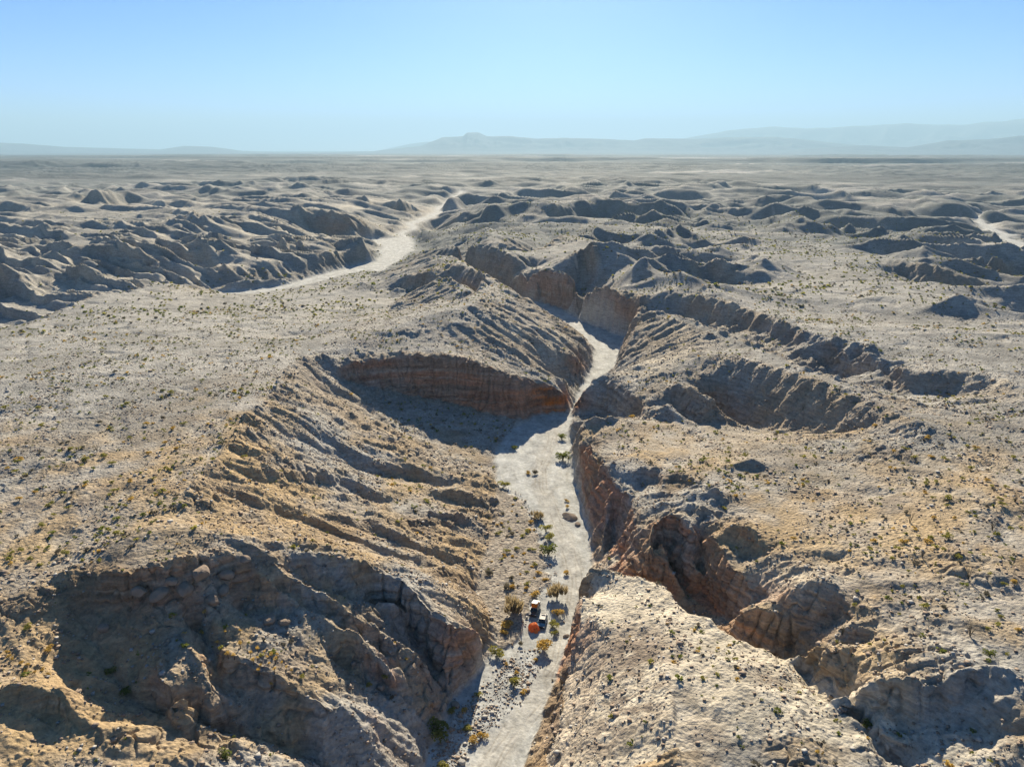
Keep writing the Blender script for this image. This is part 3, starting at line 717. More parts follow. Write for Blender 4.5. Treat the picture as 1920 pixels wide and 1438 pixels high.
# shrubby terrace beside the camp
TER = [gp(u, v, 0)[:2] for u, v in [(935, 915), (975, 935), (1003, 985), (1020, 1050), (1030, 1098), (995, 1122), (972, 1200), (935, 1215), (920, 1160), (885, 1110), (900, 1060), (920, 1010)]]
def inpoly(X, Y, poly):
    ins = np.zeros(X.shape, bool)
    for k in range(len(poly)):
        (x1, y1), (x2, y2) = poly[k], poly[(k + 1) % len(poly)]
        if y1 != y2: ins ^= ((y1 > Y) != (y2 > Y)) & (X < (x2 - x1) * (Y - y1) / (y2 - y1) + x1)
    return ins
tm = inpoly(X + 1.5 * noise(X / 3, Y / 3, 481), Y + 1.5 * noise(X / 3, Y / 3, 483), TER).astype(F)
for _ in range(3):
    P = np.pad(tm, 1, mode='edge'); tm = (P[:-2, 1:-1] + P[2:, 1:-1] + P[1:-1, :-2] + P[1:-1, 2:] + tm) / 5
col = mix(col, mix(C(.30, .25, .19) + 0 * col, brown, sst(0.0, 0.5, noise(X / .7, Y / .7, 485))), tm * 0.8)
Z = Z + tm * (0.5 + 0.35 * fbm(X, Y, 2.2, 3, 487))
# wheel tracks up the wash
TR = [(900, 1460), (940, 1400), (1000, 1320), (1050, 1235), (1068, 1180), (1078, 1120), (1075, 1070), (1060, 1010), (1035, 960), (1015, 915), (1014, 880), (1025, 850), (1035, 815), (1045, 790)]
tw = np.array([gp(u, v, 0)[:2] for u, v in TR])
selt = flm > 0.3
xs_, ys_ = X[selt], Y[selt]
dmin = np.full(xs_.shape, 1e9)
for a, b in zip(tw[:-1], tw[1:]):
    d = b - a; t = np.clip(((xs_ - a[0]) * d[0] + (ys_ - a[1]) * d[1]) / (d @ d), 0, 1)
    dd = np.hypot(xs_ - a[0] - d[0] * t, ys_ - a[1] - d[1] * t); dmin = np.minimum(dmin, dd)
dm = np.full(X.shape, 99.0, F); dm[selt] = dmin
lane = sst(4.2, 1.5, dm + 0.6 * noise(X / 4, Y / 9, 471)) * flm
col = mix(col, C(.345, .335, .305), lane * 0.7)
rut = 0
for q_, (o_, wd) in enumerate([(0.75, .14), (2.0, .16), (3.1, .12)]):
    dq = np.abs(dm + 0.9 * noise(X / 9, Y / 14, 473 + q_) - o_)
    rut = np.maximum(rut, np.exp(-(dq / wd) ** 2) * sst(-.35, .2, noise(X / 7, Y / 10, 477 + q_)) * lane)
brd_ = sst(.55, .9, ridged(X, Y * .45, 7, 3, 479)) * flm
col = mix(col, C(.24, .225, .195), brd_ * .4)
col = mix(col, C(.21, .185, .15), rut * 0.55)
Z = Z - rut * 0.06
Z = Z - (lane * 0.05).astype(F)

col = np.clip(col * 1.16, 0, .62)

def grid_mesh(name, X, Y, Z, col, mask):
    nr, nc = X.shape
    me = bpy.data.meshes.new(name)
    co = np.empty((nr * nc, 3), F); co[:, 0] = X.ravel(); co[:, 1] = Y.ravel(); co[:, 2] = Z.ravel()
    idx = np.arange(nr * nc, dtype=np.int32).reshape(nr, nc)
    q = np.stack([idx[:-1, :-1], idx[:-1, 1:], idx[1:, 1:], idx[1:, :-1]], -1).reshape(-1, 4)[:, ::-1]
    me.vertices.add(nr * nc); me.vertices.foreach_set('co', co.ravel())
    me.loops.add(q.size); me.loops.foreach_set('vertex_index', np.ascontiguousarray(q).ravel())
    me.polygons.add(len(q)); me.polygons.foreach_set('loop_start', np.arange(0, q.size, 4, dtype=np.int32))
    me.polygons.foreach_set('loop_total', np.full(len(q), 4, np.int32))
    me.polygons.foreach_set('use_smooth', np.ones(len(q), bool))
    at = me.color_attributes.new('Col', 'FLOAT_COLOR', 'POINT')
    c4 = np.ones((nr * nc, 4), F); c4[:, :3] = col.reshape(-1, 3); c4[:, 3] = mask.ravel()
    at.data.foreach_set('color', c4.ravel())
    me.update(calc_edges=True)
    return me

def link(name, me, parent=None, **kw):
    o = bpy.data.objects.new(name, me)
    sc.collection.objects.link(o)
    if parent: o.parent = parent
    for k, v in kw.items(): o[k] = v
    return o

# ------------------------------------------------------------------ materials
def mat(name, color, rough=0.9, spec=0.2, var=0.0, vscale=3.0, metallic=0.0, coat=0.0, hue=None):
    m = bpy.data.materials.new(name); m.use_nodes = True
    nt = m.node_tree; b = nt.nodes['Principled BSDF']
    b.inputs['Base Color'].default_value = (*color, 1)
    b.inputs['Roughness'].default_value = rough
    b.inputs['Specular IOR Level'].default_value = spec
    b.inputs['Metallic'].default_value = metallic
    b.inputs['Coat Weight'].default_value = coat
    if var > 0:
        tc = nt.nodes.new('ShaderNodeTexCoord'); nz = nt.nodes.new('ShaderNodeTexNoise')
        nz.inputs['Scale'].default_value = vscale; nz.inputs['Detail'].default_value = 4
        nt.links.new(tc.outputs['Object'], nz.inputs['Vector'])
        mx = nt.nodes.new('ShaderNodeMix'); mx.data_type = 'RGBA'
        c1 = [max(0, c * (1 - var)) for c in color]; c2 = [min(1, c * (1 + var)) for c in (hue or color)]
        mx.inputs[6].default_value = (*c1, 1); mx.inputs[7].default_value = (*c2, 1)
        nt.links.new(nz.outputs['Fac'], mx.inputs[0]); nt.links.new(mx.outputs[2], b.inputs['Base Color'])
    return m

def terrain_mat():
    m = bpy.data.materials.new('desert_rock_and_gravel'); m.use_nodes = True
    nt = m.node_tree; N = nt.nodes; K = nt.links; b = N['Principled BSDF']
    b.inputs['Roughness'].default_value = 0.95; b.inputs['Specular IOR Level'].default_value = 0.1
    at = N.new('ShaderNodeAttribute'); at.attribute_name = 'Col'
    ge = N.new('ShaderNodeNewGeometry')
    def nz(scale, detail, rough=0.6, vec=None):
        n = N.new('ShaderNodeTexNoise'); n.inputs['Scale'].default_value = scale; n.inputs['Detail'].default_value = detail
        n.inputs['Roughness'].default_value = rough
        K.new(vec or ge.outputs['Position'], n.inputs['Vector']); return n
    a = nz(0.9, 6, 0.7); c = nz(0.12, 5, 0.6)
    mp = N.new('ShaderNodeMapping'); mp.inputs['Scale'].default_value = (0.12, 0.12, 1.0); K.new(ge.outputs['Position'], mp.inputs['Vector'])
    st = nz(1.6, 5, 0.65, mp.outputs[0])
    mr = N.new('ShaderNodeMapRange'); mr.inputs[1].default_value = 0.3; mr.inputs[2].default_value = 0.7; mr.inputs[3].default_value = 0.72; mr.inputs[4].default_value = 1.25
    K.new(a.outputs['Fac'], mr.inputs[0])
    mr2 = N.new('ShaderNodeMapRange'); mr2.inputs[1].default_value = 0.3; mr2.inputs[2].default_value = 0.7; mr2.inputs[3].default_value = 0.70; mr2.inputs[4].default_value = 1.28
    K.new(st.outputs['Fac'], mr2.inputs[0])
    mu = N.new('ShaderNodeMath'); mu.operation = 'MULTIPLY'; K.new(mr.outputs[0], mu.inputs[0]); K.new(mr2.outputs[0], mu.inputs[1])
    vm = N.new('ShaderNodeVectorMath'); vm.operation = 'SCALE'; K.new(at.outputs['Color'], vm.inputs[0]); K.new(mu.outputs[0], vm.inputs['Scale'])
    K.new(vm.outputs[0], b.inputs['Base Color'])
    # relief finer than the mesh
    vo = N.new('ShaderNodeTexVoronoi'); vo.inputs['Scale'].default_value = 1.3; K.new(ge.outputs['Position'], vo.inputs['Vector'])
    ad = N.new('ShaderNodeMath'); ad.operation = 'MULTIPLY_ADD'; K.new(vo.outputs['Distance'], ad.inputs[0]); ad.inputs[1].default_value = -0.5; K.new(a.outputs['Fac'], ad.inputs[2])
    ad2 = N.new('ShaderNodeMath'); ad2.operation = 'MULTIPLY_ADD'; K.new(st.outputs['Fac'], ad2.inputs[0]); ad2.inputs[1].default_value = 0.6; K.new(ad.outputs[0], ad2.inputs[2])
    bu = N.new('ShaderNodeBump'); bu.inputs['Distance'].default_value = 0.55
    K.new(at.outputs['Alpha'], bu.inputs['Strength'])
    K.new(ad2.outputs[0], bu.inputs['Height']); K.new(bu.outputs[0], b.inputs['Normal'])
    return m

bump = np.clip(1.0 - 0.75 * flm * (1 - tm), 0, 1) * (1 - 0.6 * sst(600, 2500, rr_))
terrain = link('ground', grid_mesh('ground', X, Y, Z, col, bump), label='eroded desert badlands of pale gravel plateaus, ribbed slopes and red cliffs around a winding sandy wash', kind='structure')
terrain.data.materials.append(terrain_mat())

# ------------------------------------------------------------------ placing things on the ground
def hgt(x, y):
    return float(height(np.array([x], F), np.array([y], F))[0])

def hits(uv):
    """where the rays through these pixels meet the ground"""
    out = []
    lr_ = np.exp(np.linspace(math.log(62), math.log(3000), 700)).astype(F)
    U = np.array(uv, float)
    for s0 in range(0, len(U), 400):
        ub = U[s0:s0 + 400]
        a = (ub[:, 0] - 960) / FPX; b = (719 - ub[:, 1]) / FPX
        dx, dy, dz = a, CP + b * SP, -SP + b * CP
        h = np.hypot(dx, dy)
        x = (dx / h)[:, None] * lr_[None]; y = (dy / h)[:, None] * lr_[None]
        zr = CAM_Z + (dz / h)[:, None] * lr_[None]
        zt = height(x, y)
        below = zr < zt
        k = np.argmax(below, axis=1)
        for i, kk in enumerate(k):
            if kk == 0: out.append(None); continue
            d0 = zr[i, kk - 1] - zt[i, kk - 1]; d1 = zr[i, kk] - zt[i, kk]
            t = d0 / (d0 - d1 + 1e-9); r = lr_[kk - 1] + (lr_[kk] - lr_[kk - 1]) * t
            px, py = r * dx[i] / h[i], r * dy[i] / h[i]
            out.append((float(px), float(py), float(zt[i, kk - 1] + (zt[i, kk] - zt[i, kk - 1]) * t)))
    return out

def leafy(*a, **k):
    m = mat(*a, **k); nt = m.node_tree; N = nt.nodes; b = N['Principled BSDF']
    tr = N.new('ShaderNodeBsdfTranslucent'); ms = N.new('ShaderNodeMixShader'); ms.inputs[0].default_value = .45
    src = b.inputs['Base Color'].links[0].from_socket
    nt.links.new(src, tr.inputs['Color']); out = N['Material Output']
    nt.links.new(b.outputs[0], ms.inputs[1]); nt.links.new(tr.outputs[0], ms.inputs[2]); nt.links.new(ms.outputs[0], out.inputs['Surface'])
    return m
M_OLIVE = leafy('olive_leaves', (.24, .24, .06), .9, .1, .35, 3.0, hue=(.36, .33, .08))
M_GREEN = leafy('green_leaves', (.13, .16, .04), .9, .1, .40, 3.0, hue=(.21, .23, .05))
M_GOLD = leafy('golden_twigs', (.50, .33, .09), .9, .1, .30, 3.0, hue=(.62, .43, .11))
M_STRAW = leafy('straw_twigs', (.34, .27, .15), .9, .1, .35, 3.0)
M_GREY = leafy('grey_twigs', (.15, .135, .10), .9, .1, .35, 3.0)
M_WOOD = mat('dead_wood', (.085, .065, .05), .95, .1, .3, 5.0)
M_STONE = mat('brown_stone', (.20, .155, .12), .95, .1, .45, 1.5, hue=(.29, .23, .18))
M_PALE = mat('pale_stone', (.36, .345, .32), .95, .1, .35, 2.0)

def leaf_cloud(n, seed, flat=0.75, leaf=0.13, lobes=5, spiky=0.0):
    """leaf-sized faces gathered in uneven lobes, radius about 0.5, standing on z=0"""
    g = np.random.default_rng(seed)
    lc = np.stack([g.uniform(-.28, .28, lobes), g.uniform(-.28, .28, lobes), g.uniform(.22, .5, lobes) * flat], -1)
    lr2 = g.uniform(.16, .3, lobes)
    V = []; Fc = []
    for i in range(n):
        k = g.integers(lobes)
        d = g.normal(size=3); d /= np.linalg.norm(d); d[2] = abs(d[2]) * .9 - .25
        c = lc[k] + d * lr2[k] * g.uniform(.55, 1.1) * np.array([1, 1, flat])
        c[2] = max(c[2], .03)
        if spiky > 0:
            up_ = np.array([c[0] * 1.1, c[1] * 1.1, .75]); up_ /= np.linalg.norm(up_)
            sd = np.cross(up_, g.normal(size=3)); sd /= np.linalg.norm(sd)
            l = leaf * g.uniform(1.2, 2.4); w = leaf * .22
            q = [c - sd * w, c + sd * w, c + up_ * l + sd * w * .3, c + up_ * l - sd * w * .3]
        else:
            a = g.normal(size=3); a /= np.linalg.norm(a); b = np.cross(a, g.normal(size=3)); b /= np.linalg.norm(b)
            s = leaf * g.uniform(.6, 1.25)
            q = [c - a * s * .5, c + b * s * .4, c + a * s * .5, c - b * s * .4]
        V += q; Fc.append((4 * i, 4 * i + 1, 4 * i + 2, 4 * i + 3))
    return np.array(V), Fc

def stems(n, seed, hgt_=.5, spread=.4, w=.014):
    g = np.random.default_rng(seed + 99); V = []; Fc = []
    for i in range(n):
        a = g.uniform(0, 6.28); tip = np.array([math.cos(a) * spread * g.uniform(.3, 1), math.sin(a) * spread * g.uniform(.3, 1), hgt_ * g.uniform(.6, 1)])
        mid = tip * np.array([.35, .35, .55]) + g.normal(size=3) * .02
        pts = [np.array([0, 0, -.06]), mid, tip]; b0 = len(V)
        for p, ww in zip(pts, (w, w * .75, w * .35)):
            for k in range(3):
                V.append(p + ww * np.array([math.cos(k * 2.09), math.sin(k * 2.09), 0]))
        for s_ in range(2):
            for k in range(3):
                Fc.append((b0 + s_ * 3 + k, b0 + s_ * 3 + (k + 1) % 3, b0 + s_ * 3 + 3 + (k + 1) % 3, b0 + s_ * 3 + 3 + k))
    return np.array(V), Fc

def mesh_of(name, V, Fc, m):
    me = bpy.data.meshes.new(name); me.from_pydata([tuple(v) for v in V], [], Fc); me.materials.append(m); me.update(); return me

KIND = {}
def shrub_kind(key, ms, leaf_args, stem_args, nvar=3):
    KIND[key] = [(mesh_of('foliage', *leaf_cloud(seed=31 * i + hash_(key), **leaf_args), ms), mesh_of('stem', *stems(seed=i, **stem_args), M_WOOD)) for i in range(nvar)]
def hash_(s): return sum(ord(c) * (i + 3) for i, c in enumerate(s))
shrub_kind('olive', M_OLIVE, dict(n=420, leaf=.10, flat=.8), dict(n=9))
shrub_kind('green', M_GREEN, dict(n=620, leaf=.085, flat=.9, lobes=7), dict(n=9))
shrub_kind('gold', M_GOLD, dict(n=420, leaf=.10, flat=.75, lobes=6), dict(n=9))
shrub_kind('wispy', M_STRAW, dict(n=420, leaf=.15, flat=.7, spiky=1, lobes=8), dict(n=16, hgt_=.6))
shrub_kind('grey', M_GREY, dict(n=260, leaf=.13, flat=.8, spiky=1), dict(n=14, hgt_=.6))

def shrub(p, width, key, label, category='shrub', group=None, name='desert_shrub', tall=1.0, parts=True):
    fo, st = KIND[key][random.randrange(len(KIND[key]))]
    rz = random.uniform(0, 6.28)
    if parts:
        r = bpy.data.objects.new(name, None); sc.collection.objects.link(r)
        r.location = (p[0], p[1], p[2] - .03 * width); r.rotation_euler = (0, 0, rz); r.scale = (width, width, width * tall)
        link('foliage', fo, r); link('stem', st, r)
    else:
        r = link(name, fo); r.location = (p[0], p[1], p[2] - .03 * width); r.rotation_euler = (0, 0, rz); r.scale = (width, width, width * tall)
    r['label'] = label; r['category'] = category
    if group: r['group'] = group
    return r

# shrubs one can point at: pixel, width in pixels, kind, label
WASH = [
 (991, 888, 10, 'gold', 'small golden shrub left of the wheel tracks just south of the big cliff shadow'),
 (1003, 889, 9, 'grey', 'small grey twiggy shrub close beside the wheel tracks south of the cliff shadow'),
 (945, 914, 19, 'olive', 'olive green shrub at the foot of the left bank where the sand opens'),
 (1007, 973, 18, 'wispy', 'grey green wispy shrub, northernmost of the row beside the wheel tracks'),
 (1024, 996, 20, 'olive', 'yellow green shrub, second from the north in the row beside the tracks'),
 (1031, 1012, 18, 'olive', 'yellow green shrub wedged between two others in the row beside the tracks'),
 (1028, 1038, 28, 'green', 'largest round olive bush at the south end of the row beside the tracks'),
 (1062, 1077, 13, 'gold', 'lone golden shrub standing right of the tracks opposite the slab tip'),
 (1063, 940, 9, 'gold', 'tiny golden shrub on the sand bar north of the flat boulder'),
 (1063, 952, 9, 'gold', 'tiny golden shrub touching the north side of the flat boulder'),
 (1044, 1122, 24, 'wispy', 'tall wispy straw bush right of the camp, northernmost of four'),
 (1045, 1153, 20, 'gold', 'golden bush right of the two parked vehicles'),
 (1036, 1176, 20, 'olive', 'olive bush just right of the orange tent'),
 (1040, 1190, 13, 'olive', 'small yellow green bush south of the olive bush by the tent'),
 (1019, 1216, 32, 'gold', 'broad golden bush south of the tent, widest of the camp bushes'),
 (962, 1152, 28, 'wispy', 'broad grey green wispy bush left of the parked vehicles'),
 (950, 1176, 25, 'gold', 'golden bush left of the orange tent at the foot of the bluff'),
 (946, 1190, 15, 'gold', 'small golden bush below the bush left of the tent'),
 (934, 1226, 25, 'olive', 'olive bush at the corner of the dark bluff'),
 (975, 1210, 9, 'grey', 'thin grey upright shrub standing alone on sand south of the tent'),
 (1005, 1238, 9, 'gold', 'tiny golden shrub south of the broad golden bush'),
 (950, 1246, 8, 'gold', 'tiny golden shrub on the gravel south of the dark bluff'),
 (1002, 1119, 18, 'gold', 'golden shrub right behind the truck with the orange tent'),
 (984, 1113, 7, 'gold', 'tiny golden shrub up left of the truck'),
 (1023, 1090, 11, 'gold', 'golden shrub on the terrace north of the camp'),
 (960, 1283, 23, 'olive', 'olive bush among white cobbles beside the tracks'),
 (981, 1299, 13, 'gold', 'small golden bush below right of the cobble bush'),
 (968, 1263, 10, 'gold', 'small golden shrub just above the cobble bush'),
 (897, 1306, 13, 'olive', 'pale yellow shrub at the edge of the cobbles and the bank shadow'),
 (870, 1333, 13, 'gold', 'bright yellow shrub right of a brown boulder by the bank'),
 (844, 1336, 16, 'olive', 'green yellow shrub left below a brown boulder by the bank'),
 (820, 1380, 42, 'green', 'largest dark green bush of all, at the lower left bank of the wash'),
 (874, 1372, 18, 'olive', 'greenish shrub left above a golden pair in the lower wash'),
 (888, 1392, 20, 'gold', 'golden bush, lower left one of a touching pair in the lower wash'),
 (905, 1380, 18, 'gold', 'golden bush, upper right one of a touching pair in the lower wash'),
 (832, 1437, 22, 'olive', 'yellow green shrub cut by the bottom edge in the wash'),
 (1055, 862, 23, 'green', 'large green bush at the foot of the tall right cliff'),
 (1053, 824, 15, 'green', 'narrow green bush north of the large bush under the right cliff'),
 (965, 842, 12, 'green', 'dark shrub alone on shaded sand under the red cliff'),
 (1854, 1229, 19, 'green', 'dark green shrub with a long shadow at the right edge of the hollow'),
 (1624, 1364, 20, 'green', 'dark green shrub at the foot of the shaded bank on the lower right'),
 (234, 1301, 21, 'green', 'dark green shrub at the shadow edge in the lower left gully'),
 (419, 1422, 24, 'green', 'green shrub near the bottom edge on the lower left bench'),
 (208, 1262, 18, 'green', 'dark shrub inside the deep shade of the lower left bowl'),
 (56, 1178, 15, 'olive', 'olive shrub above the orange clumps at the left edge'),
 (94, 1220, 17, 'gold', 'orange gold clump, rightmost of the cluster at the left edge'),
 (565, 1271, 11, 'olive', 'small green shrub on the rubble rib right of the cactus patch'),
 (725, 1272, 14, 'olive', 'yellow green shrub behind a red rock block on the lower rib'),
 (692, 1288, 12, 'olive', 'yellow green shrub left of a red rock block on the lower rib'),
 (1488, 1012, 10, 'gold', 'single yellow shrub on the bare slope above the right gully'),
 (1184, 783, 12, 'gold', 'orange shrub at the rear rim of the tall slab'),
 (1385, 1385, 9, 'green', 'tiny green shrub alone on the lower right bare slab'),
]
LEFTS = [(79, 988, 15), (125, 1038, 16), (60, 1049, 14), (215, 1004, 18), (163, 908, 13), (213, 921, 12), (129, 954, 12), (22, 1040, 13), (78, 800, 13), (162, 866, 18), (195, 857, 16), (130, 845, 14), (276, 798, 14), (345, 797, 12), (325, 806, 13), (212, 907, 12), (37, 938, 14), (92, 950, 13), (40, 862, 14), (33, 868, 12), (70, 768, 13), (10, 767, 14), (278, 852, 13), (330, 843, 11), (210, 870, 13), (440, 735, 12), (389, 796, 10), (396, 740, 10), (236, 760, 14), (320, 738, 12), (200, 745, 10), (310, 832, 12), (101, 806, 9), (66, 925, 11), (245, 903, 12), (287, 900, 11)]
RIGHTS = [(1735, 925, 12), (1777, 937, 17), (1695, 1018, 17), (1738, 1019, 19), (1778, 1011, 18), (1793, 1046, 18), (1901, 1094, 16), (1873, 1157, 14), (1907, 1183, 14), (1738, 909, 12), (1879, 948, 14), (1893, 992, 13), (1673, 1050, 12), (1750, 972, 12), (1790, 972, 10), (1816, 962, 10), (1776, 950, 10), (1820, 880, 13), (1830, 840, 12), (1745, 858, 13), (1850, 902, 12), (1900, 860, 12), (1740, 822, 14), (1716, 860, 12), (1570, 1205, 9), (1885, 915, 12), (1700, 845, 12), (1675, 848, 11), (1640, 800, 12), (1755, 905, 10)]
STALK = [(427, 776, 'bare upright ocotillo casting a long shadow on the plateau crest'), (401, 832, 'pale many-stemmed ocotillo at the plateau edge above the ribs'), (182, 846, 'bare ocotillo near the middle of the left plateau'), (115, 932, 'bare ocotillo low on the left plateau with a long shadow'), (319, 770, 'grey ocotillo among dark stones on the left plateau'), (1706, 980, 'yellow tipped ocotillo above the shrub row on the right upland'), (1729, 1044, 'thin ocotillo below the shrub row on the right upland'), (1815, 1086, 'leaning ocotillo in the middle of the right upland'), (1860, 993, 'bare ocotillo between shrubs near the right edge'), (1903, 941, 'bare ocotillo closest to the right edge of the upland'), (1819, 1193, 'thin ocotillo above the dark green shrub on the lower right'), (1579, 1190, 'short ocotillo beside the small dark pit on the right'), (1574, 735, 'pale ocotillo inside the wide shaded hollow'), (1505, 770, 'faint ocotillo deep in the wide shaded hollow')]
CHOL = [(423, 1190), (451, 1188), (408, 1212), (451, 1215), (428, 1234), (440, 1236), (484, 1224), (483, 1239), (501, 1238), (509, 1235), (529, 1248), (490, 1253), (486, 1264), (509, 1290), (470, 1231), (517, 1244), (385, 1156), (548, 1262), (497, 1228), (520, 1232), (505, 1250), (515, 1262), (538, 1256), (476, 1246)]

pos = hits([(u, v) for u, v, *_ in WASH] + [(u, v) for u, v, _ in LEFTS] + [(u, v) for u, v, _ in RIGHTS] + [(u, v) for u, v, _ in STALK] + CHOL)
def wm(p, px):           # pixels of the photograph to metres at a place
    return px * (p[1] * CP + (CAM_Z - p[2]) * SP) / FPX
k = 0
for u, v, px, key, lab in WASH:
    p = pos[k]; k += 1
    if p: shrub(p, max(.8, wm(p, px) * 1.3), key, lab, tall=1.5 if key == 'wispy' and px > 20 and v > 1100 else 1.0)
for u, v, px in LEFTS:
    p = pos[k]; k += 1
    if p: shrub(p, wm(p, px) * 1.1, random.choice(['olive', 'olive', 'gold']), 'rounded olive yellow shrub on the pale gravel of the left plateau', group='larger shrubs dotted over the left plateau')
for u, v, px in RIGHTS:
    p = pos[k]; k += 1
    if p: shrub(p, wm(p, px) * 1.1, random.choice(['olive', 'olive', 'gold']), 'rounded olive yellow shrub on the pale stony upland at the right', group='larger shrubs dotted over the right upland')

def ocotillo_mesh(seed, n=11, H=3.0):
    g = np.random.default_rng(seed); V = []; Fc = []
    for i in range(n):
        a = g.uniform(0, 6.28); lean = g.uniform(.15, .75); hh = H * g.uniform(.6, 1); w = .045; b0 = len(V)
        for s_ in range(5):
            t = s_ / 4; rr2 = lean * (t ** 1.3) * 1.3 + .05
            p = np.array([math.cos(a + .3 * t) * rr2, math.sin(a + .3 * t) * rr2, hh * t - .05])
            for q in range(3): V.append(p + w * (1 - .6 * t) * np.array([math.cos(q * 2.09), math.sin(q * 2.09), 0]))
        for s_ in range(4):
            for q in range(3): Fc.append((b0 + s_ * 3 + q, b0 + s_ * 3 + (q + 1) % 3, b0 + s_ * 3 + 3 + (q + 1) % 3, b0 + s_ * 3 + 3 + q))
    return np.array(V), Fc
OC = [mesh_of('ocotillo', *ocotillo_mesh(i), M_GREY) for i in range(4)]
for i, (u, v, lab) in enumerate(STALK):
    p = pos[k]; k += 1
    if not p: continue
    o = link('ocotillo', OC[i % 4]); o.location = p; o.rotation_euler = (0, 0, i * 1.3); s_ = random.uniform(.8, 1.15); o.scale = (s_, s_, s_)
    o['label'] = lab; o['category'] = 'ocotillo'; o['group'] = 'ocotillos on the uplands'

def cholla_meshes(seed):
    g = np.random.default_rng(seed)
    V = []; Fc = []
    for j, (z0, z1, r0, r1) in enumerate([(-.05, .8, .09, .08)]):
        b0 = len(V)
        for z_, r_ in ((z0, r0), (z1 * .5, r1 * .9), (z1, r1)):
            for q in range(6): V.append((r_ * math.cos(q * 1.047), r_ * math.sin(q * 1.047), z_))
        for s_ in range(2):
            for q in range(6): Fc.append((b0 + s_ * 6 + q, b0 + s_ * 6 + (q + 1) % 6, b0 + s_ * 6 + 6 + (q + 1) % 6, b0 + s_ * 6 + 6 + q))
    trunk = mesh_of('trunk', np.array(V), Fc, M_WOOD)
    lv, lf = leaf_cloud(170, seed + 5, .9, .11, 6, 1)
    lv = lv * np.array([.95, .95, .9]) + np.array([0, 0, .62])
    return trunk, mesh_of('crown', lv, lf, M_GOLD)
CH = [cholla_meshes(i) for i in range(3)]
for i, (u, v) in enumerate(CHOL):
    p = pos[k]; k += 1
    if not p: continue
    r = bpy.data.objects.new('cholla_cactus', None); sc.collection.objects.link(r); r.location = p; s_ = random.uniform(.7, 1.15); r.scale = (s_, s_, s_ * 1.15); r.rotation_euler = (0, 0, i)
    r['label'] = 'golden topped cholla cactus on the sunlit rock bench at the lower left'; r['category'] = 'cactus'; r['group'] = 'cholla cacti on the lower left bench'
    link('trunk', CH[i % 3][0], r); link('crown', CH[i % 3][1], r)

# ---- more countable shrubs: the biggest of the many on each upland and on the terrace
def scatter_in(poly_uv, zr, n, seed, mind=2.0):
    g = np.random.default_rng(seed); P = np.array([gp(u, v, zr)[:2] for u, v in poly_uv]); out = []
    while len(out) < n:
        q = P.min(0) + g.uniform(size=(400, 2)) * (P.max(0) - P.min(0))
        q = q[inpoly(q[:, 0], q[:, 1], [tuple(a) for a in P])]
        for a in q:
            if len(out) < n and all((a[0] - b[0]) ** 2 + (a[1] - b[1]) ** 2 > mind ** 2 for b in out[-60:]): out.append(a)
    out = np.array(out); z = height(out[:, 0], out[:, 1])
    return [(float(a[0]), float(a[1]), float(c)) for a, c in zip(out, z)]
for p in scatter_in([(940, 925), (975, 940), (1000, 985), (1015, 1050), (1020, 1095), (990, 1110), (940, 1130), (905, 1100), (915, 1060), (930, 1010)], 0, 46, 3, 1.2):
    shrub((p[0], p[1], p[2] + .3), random.uniform(1.0, 2.3), random.choice(['gold', 'gold', 'olive', 'grey', 'olive']), 'dry golden or olive clump crowding the rubbly terrace north of the camp', group='dry clumps on the terrace north of the camp', parts=True)
for p in scatter_in([(0, 1180), (60, 1195), (100, 1215), (60, 1225), (10, 1210)], 30, 9, 5, .8):
    shrub(p, random.uniform(.7, 1.2), 'gold', 'orange gold clump in the cluster at the left edge above the lower left knob', group='orange clumps at the left edge')
for p in scatter_in([(5, 660), (330, 600), (470, 640), (470, 740), (390, 850), (210, 990), (5, 1090)], 30, 62, 7, 3):
    shrub(p, random.uniform(1.1, 1.9), random.choice(['olive', 'olive', 'grey']), 'small dull shrub among stones on the pale left plateau', group='smaller shrubs scattered over the left plateau', parts=False)
for p in scatter_in([(1660, 830), (1915, 800), (1915, 1240), (1700, 1200), (1560, 1060), (1620, 920)], 31, 46, 9, 3):
    shrub(p, random.uniform(.9, 1.6), random.choice(['olive', 'olive', 'grey']), 'small dull shrub among stones on the pale right upland', group='smaller shrubs scattered over the right upland', parts=False)

